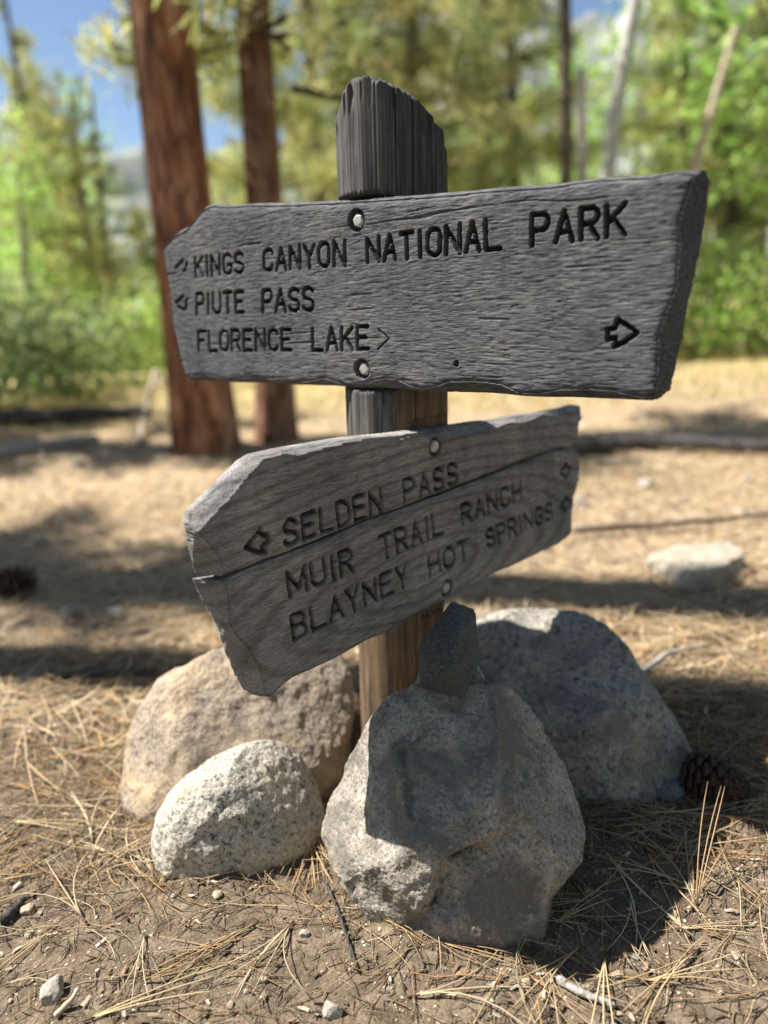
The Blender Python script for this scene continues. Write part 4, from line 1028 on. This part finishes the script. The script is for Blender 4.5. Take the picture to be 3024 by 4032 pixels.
t = NT('ponderosa_bark'); c0_ = t.coords((1, 1, .22)); wob_ = t.n('VectorMath'); wob_.operation = 'MULTIPLY_ADD'; t.l(t.n('TexNoise', i_Scale=6.0).outputs[1], wob_.inputs[0]); wob_.inputs[1].default_value = (.16, .16, .16); t.l(c0_, wob_.inputs[2]); c = wob_.outputs[0]
vo = t.n('TexVoronoi'); vo.feature = 'DISTANCE_TO_EDGE'; vo.inputs['Scale'].default_value = 13; t.l(c, vo.inputs['Vector'])
nb_ = t.noise(t.coords((9, 9, 2.5)), 1, 5, .6)
cb = t.ramp(nb_, [(.34, (.11, .05, .03)), (.5, (.34, .155, .08)), (.66, (.58, .33, .20))])
cb = t.mix(cb, (.05, .03, .022), t.ramp(vo.outputs[0], [(.0, (.75, .75, .75)), (.14, (0, 0, 0))])); t.color(cb, .9, .15); t.bump(t.math('ADD', t.math('MINIMUM', vo.outputs[0], .25), t.math('MULTIPLY', nb_, .15)), .06, .8); MAT_PBARK = t.m
MAT_PBARK2 = bark_mat('brown_bark', (.07, .04, .028), (.17, .09, .058), (.34, .21, .15), 16, 5)
MAT_GREYBARK = bark_mat('grey_bark', (.16, .14, .12), (.28, .26, .24), (.42, .40, .38), 14, 5)
MAT_DARKBARK = bark_mat('dark_bark', (.07, .05, .04), (.13, .10, .08), (.2, .16, .13), 14, 4)
MAT_PALEBARK = bark_mat('pale_bark', (.34, .33, .31), (.55, .54, .51), (.70, .69, .66), 8, 16)
def trunk_mesh(pts, r0, r1, seed=0, flare=.3, sides=28, n=60, rough=.05):
    pts = resample(np.array(pts, float), n); s = np.linspace(0, 1, n); rr = r0 + (r1 - r0) * s; rr = rr * (1 + flare * np.exp(-s * 22))
    v, f = tube(pts, rr, sides); ring = v[:n * sides].reshape(n, sides, 3); ctr = pts[:, None]
    ang = np.arange(sides) / sides * 6.283; nn = noise2(np.cos(ang)[None] * 2.2 + s[:, None] * 9, np.sin(ang)[None] * 2.2 + s[:, None] * 3, seed) + .6 * noise2(np.cos(ang)[None] * 6 + 50, np.sin(ang)[None] * 6 + s[:, None] * 30, seed + 1)
    ring += (ring - ctr) * (rough * 2 * nn)[..., None]; v[:n * sides] = ring.reshape(-1, 3)
    return make_mesh('trunk', v, f)
TREES = 0
def tree(name, base, top, r0, r1, bark, crown, label, scale=1.0, rot=None, group=None, flare=.25, crown_at=None, sides=20, zs=None, mid=None):
    global TREES; TREES += 1; r = random.Random(TREES * 7)
    e = empty(name, tuple(base)); tag(e, label, 'shrub' if 'shrub' in name else 'tree', group); bpy.context.view_layer.update()
    base = np.array(base); top = np.array(top); pts = [base + np.array([0, 0, -.15]), base + (top - base) * .5 + (np.array(mid) if mid is not None else 0), top]
    if mid is not None:
        s = np.linspace(0, 1, 9)[:, None]; pts = (1 - s) ** 2 * pts[0] + 2 * s * (1 - s) * pts[1] + s ** 2 * pts[2]
    me = trunk_mesh(np.array(pts) - base, r0, r1, TREES, flare, sides)
    o = add('trunk', me, bark); o.parent = e
    if crown:
        for cr in ([crown] if isinstance(crown, str) else crown):
            o = add('crown', CROWN[cr]); o.parent = e; z_ = zs or scale; o.scale = (scale, scale, z_); o.rotation_euler = (0, 0, r.random() * 6.28 if rot is None else rot)
            if crown_at is not None: o.location = Vector(crown_at) - Vector(base)
    return e
def top_at(xD, yD, base):
    """a point above `base` seen at the photo pixel, at about the trunk's own distance"""
    r_ = ray(xD * K, yD * K); return CAM + r_ * ((base[1] - CAM[1]) / r_[1])
# the big red-barked pine and its twin-stemmed neighbour
b = G(447, 968); tp = top_at(345, 0, b); d_ = tp - b; tree('pine_tree', b, b + d_ * 3.6, .178, .085, MAT_PBARK, None, 'big pine with thick red-brown furrowed trunk behind the signboard', flare=.22, sides=40)
b = G(598, 950); tp = top_at(545, 0, b); tree('pine_tree', b, b + (tp - b) * 2.0, .118, .06, MAT_PBARK2, ['bough'], 'red-barked pine with yellow-green boughs next to the big pine', scale=.85, rot=2.4, sides=32, crown_at=b + np.array([.26, -.12, .22]))
# right-hand pale stems
b = at_dist(1278, 9.6); tree('aspen_tree', b, top_at(1385, -60, b), .100, .075, MAT_PALEBARK, 'fresh', 'leaning pale-barked tree with bright green leaves', scale=.9, mid=(-.25, 0, -.2), crown_at=b + np.array([1.2, .6, 3.2]))
b = at_dist(1258, 8.8); tree('aspen_tree', b, top_at(1255, 150, b), .09, .05, MAT_PALEBARK, None, 'thin pale upright stem beside the leaning pale tree')
b = at_dist(1222, 8.6); tree('pine_tree', b, top_at(1220, -150, b), .075, .055, MAT_DARKBARK, None, 'slender dark trunk beside the pale-barked stems', scale=.8)
b = at_dist(1365, 8.3); tree('dead_trunk', b, top_at(1590, 60, b), .075, .03, MAT_PALESTICK, None, 'pale dead trunk slanting to the right behind the signboard', flare=0)
b = at_dist(1560, 10.5); tree('pine_tree', b, top_at(1545, -60, b), .17, .12, MAT_DARKBARK, 'olive2', 'dark-trunked pine with olive boughs near the slanting dead trunk', scale=.95)
b = at_dist(186, 11.0); tree('pine_tree', b, b + np.array([.05, 0, 4.9]), .08, .02, MAT_DARKBARK, 'yell', 'slim yellow-green pine rising against the blue sky', scale=.42, zs=.86)
rt = random.Random(5)
NAMES = {'olive': 'young pine with olive boughs', 'olive2': 'olive green pine with spreading boughs', 'yell': 'yellowish young pine', 'dark': 'dark green conifer', 'dark2': 'tall dark conifer', 'fresh': 'bright green leafy tree', 'fresh2': 'tall bright green leafy tree', 'low_pine': 'low bushy pine', 'shrub': 'low green shrub', 'shrub_dark': 'low dark shrub'}
PLACE = [(270, 11.8, 'olive2', .53, 'close to the big red trunk'), (150, 13.0, 'fresh', .78, 'behind the slim yellow-green pine'), (130, 9.5, 'fresh', .58, 'beside the dark low shrubs'), (215, 11.5, 'yell', .68, 'between the leafy trees'), (20, 11, 'fresh2', .48, 'above the shaded ground'), (300, 13.0, 'dark', .47, 'beside the big red trunk'), (-90, 9.0, 'olive2', .38, 'at the clearing edge by the fallen logs'),
 (255, 16, 'fresh2', .76, 'deep behind the slim yellow-green pine'), (90, 19, 'dark2', .48, 'behind the bright leafy trees'), (385, 15, 'low_pine', .8, 'at the foot of the granite slope by the big red trunk'),
 (480, 15, 'fresh', .5, 'below the granite slope'), (640, 8.2, 'yell', .85, 'behind the twin-stemmed pine'), (730, 9.5, 'olive', 1.0, 'behind the post head'), (850, 11, 'yell', 1.15, 'behind the post'), (940, 9.5, 'olive2', .95, 'behind the rounded shoulder of the post'), (1040, 12, 'olive', 1.3, 'between the post and the slender dark trunk'), (1125, 10.5, 'yell', .95, 'near the slender dark trunk'), (790, 17, 'dark2', 1.0, 'deep behind the post'), (1000, 19, 'olive2', 1.0, 'deep in the middle stand'),
 (1180, 15, 'fresh2', .8, 'behind the pale stems'), (1330, 14, 'fresh', 1.1, 'behind the leaning pale tree'), (1440, 11.5, 'yell', 1.0, 'behind the slanting dead trunk'), (1500, 15, 'fresh2', .9, 'behind the dark-trunked pine'), (1640, 9.5, 'fresh', 1.15, 'at the clearing edge by the dark-trunked pine'), (1720, 11, 'olive', 1.2, 'beyond the dark-trunked pine'), (1600, 17, 'yell', 1.1, 'deep behind the dark-trunked pine'), (1400, 20, 'yell', 1.1, 'deep behind the pale trees')]
for xD, Y, kind, sc, where in PLACE:
    b = at_dist(xD, Y); H = {'olive': 6.5, 'olive2': 7.5, 'yell': 6.0, 'dark': 9, 'dark2': 11, 'fresh': 4.6, 'fresh2': 5.5, 'low_pine': 3.2}[kind] * sc
    tree('leafy_tree' if 'fresh' in kind else 'pine_tree', b, b + np.array([rt.uniform(-.3, .3), rt.uniform(-.2, .2), H * .95]), .05 + .012 * H, .02, MAT_GREYBARK if 'fresh' in kind else MAT_DARKBARK, kind, NAMES[kind] + ' ' + where, scale=sc)
for i, (xD, Y, kind, sc, where) in enumerate([(40, 6.8, 'shrub_dark', 1.0, 'in the shade beside the fallen logs'), (170, 7.6, 'shrub_dark', .9, 'under the bright leafy tree'), (330, 8.8, 'shrub', .9, 'behind the pale dead branch'), (-30, 8.2, 'shrub', 1.2, 'behind the dark fallen log'), (470, 9.5, 'shrub', 1.0, 'between the red trunks'), (700, 10.5, 'shrub', 1.0, 'at the meadow rim behind the post'), (1090, 9.6, 'shrub_dark', .8, 'below the olive pines'), (1340, 8.8, 'shrub', .8, 'below the slanting dead trunk'), (1470, 9.2, 'shrub', 1.1, 'by the dark-trunked pine'), (1600, 8.4, 'shrub', 1.0, 'beyond the dark-trunked pine')]):
    b = at_dist(xD, Y); tree('shrub', b, b + np.array([.05, 0, .5 * sc]), .03, .01, MAT_DARKBARK, kind, NAMES[kind] + ' ' + where, scale=sc, sides=8)
for i in range(26):
    xD = -150 + i * 76 + rt.uniform(-20, 20); Y = rt.uniform(24, 44); kind = rt.choice(['dark', 'dark2', 'olive2', 'fresh2', 'yell']); sc = rt.uniform(.8, 1.25) * (.36 if 330 < xD < 560 or xD < 250 else .6 if xD < 330 else 1)
    b = at_dist(xD, Y); lab = {'dark': 'dark conifer standing in the far forest wall', 'dark2': 'tall dark conifer standing in the far forest wall', 'olive2': 'olive green pine standing in the far forest wall', 'fresh2': 'bright leafy tree standing in the far forest wall', 'yell': 'yellowish pine standing in the far forest wall'}[kind]
    tree('leafy_tree' if kind == 'fresh2' else 'pine_tree', b, b + np.array([0, 0, 5.5 * sc]), .16, .05, MAT_DARKBARK, kind, lab, scale=sc, group={'dark': 'dark far conifers', 'dark2': 'tall dark far conifers', 'olive2': 'olive far pines', 'fresh2': 'bright far leafy trees', 'yell': 'yellowish far pines'}[kind], sides=10)
# tall pines on the sunny side, outside the picture, whose trunks throw the bars of shade across the litter
for (x, y, r_) in ((-4.5, 3.02, .17), (-4.3, 2.42, .115), (-6.5, 5.6, .2)):
    b = np.array([x, y, gz(x, y)]); tree('pine_tree', b, b + np.array([.1, .1, 17]), r_, r_ * .5, MAT_PBARK, ['high', 'dapple'] if r_ == .17 else 'high', {.17: 'tall bare-stemmed pine casting a bar of shade behind the rocks', .115: 'slim bare-stemmed pine shading the blue-grey boulder', .2: 'tall pine farther back casting shade on the litter'}[r_])

for (x, y, kind, lab) in ((-5.0, 6.3, 'olive2', 'bushy olive pine shading the fallen logs'), (-4.3, 5.0, 'olive', 'young olive pine beside the shaded logs')):
    b = np.array([x, y, gz(x, y)]); tree('pine_tree', b, b + np.array([0, 0, 5.5]), .1, .03, MAT_DARKBARK, kind, lab, scale=.8)
# the forest closes round the clearing on the other sides too
for i, (x, y, kind, sc) in enumerate([(4.6, .8, 'dark', .8), (5.2, 3.0, 'olive2', 1.0), (5.6, 5.2, 'dark', .9), (4.2, -1.6, 'olive2', 1.0), (2.2, -3.8, 'dark', .9), (-.2, -4.8, 'olive2', 1.1), (-2.6, -4.0, 'dark', .8), (-4.6, -2.4, 'olive', .85), (-5.8, -.3, 'olive2', .7), (-6.6, 1.4, 'olive', .85), (6.8, -3.5, 'dark2', 1.0), (-1.5, -7.5, 'dark2', 1.0), (3.2, -7.2, 'dark2', 1.0), (7.6, 1.8, 'dark2', 1.0), (-5.5, -6, 'dark2', .9)]):
    b = np.array([x, y, gz(x, y)]); tree('pine_tree', b, b + np.array([0, 0, 5.0 * sc]), .12, .04, MAT_DARKBARK, kind, {'dark': 'dark conifer on the side of the clearing facing the signpost', 'dark2': 'tall dark conifer on the side of the clearing facing the signpost', 'olive': 'young olive pine on the side of the clearing facing the signpost', 'olive2': 'olive green pine on the side of the clearing facing the signpost'}[kind], scale=sc, zs=sc * 1.0, group={'dark': 'dark conifers facing the sign', 'dark2': 'tall conifers facing the sign', 'olive': 'young pines facing the sign', 'olive2': 'olive pines facing the sign'}[kind], sides=10)
# grass of the clearing
r_ = np.random.default_rng(77); n = 16000
Y = 5.2 + r_.random(n) ** 1.5 * 14; X = (r_.random(n) - .5) * (Y * 1.5 + 2); a = r_.random(n) * 6.28; L = r_.uniform(.06, .22, n) * np.clip((Y - 4) / 4, .3, 1)
ok = fbm2(X * .5, Y * .5, 2, 55) > -.12; X, Y, a, L = X[ok], Y[ok], a[ok], L[ok]; n = len(X); z = ground_h(X, Y)
lean = r_.normal(0, .35, (n, 2)) * L[:, None]; w_ = .006
v = np.stack([np.stack([X - w_ * np.cos(a), Y - w_ * np.sin(a), z], 1), np.stack([X + w_ * np.cos(a), Y + w_ * np.sin(a), z], 1), np.stack([X + lean[:, 0], Y + lean[:, 1], z + L], 1)], 1).reshape(-1, 3)
gc = np.array([(.52, .43, .15), (.45, .40, .14), (.58, .50, .22), (.30, .33, .10)])[r_.integers(0, 4, n)]
tag(add('dry_grass', make_mesh('dry_grass', v, np.arange(len(v)).reshape(-1, 3), False, np.repeat(gc, 3, 0)), MAT_LEAF), 'dry yellow grass of the clearing', 'grass', kind='stuff')

# granite mountainside far behind
mx = np.linspace(-900, 700, 220); my = np.linspace(520, 1300, 110); MX, MY = np.meshgrid(mx, my)
ridge = 110 * np.exp(-((MX + 330) / 300) ** 2) + 95 + 190 * sstep(-150, 120, MX)
MZ = ridge * sstep(520, 980, MY) * (1 + .5 * fbm2(MX * .006, MY * .006, 5, 12)) + 30 * fbm2(MX * .02, MY * .02, 4, 13) - 12
t = NT('granite_slope'); n_ = t.noise(t.coords(), .02, 6, .65)
t.color(t.ramp(n_, [(.38, (.10, .13, .08)), (.46, (.25, .26, .27)), (.7, (.40, .40, .40))]), .95, .1)
tag(add('mountain', make_mesh('mountain', np.stack([MX.ravel(), MY.ravel(), MZ.ravel()], 1), grid_faces(220, 110)), t.m), kind='structure')
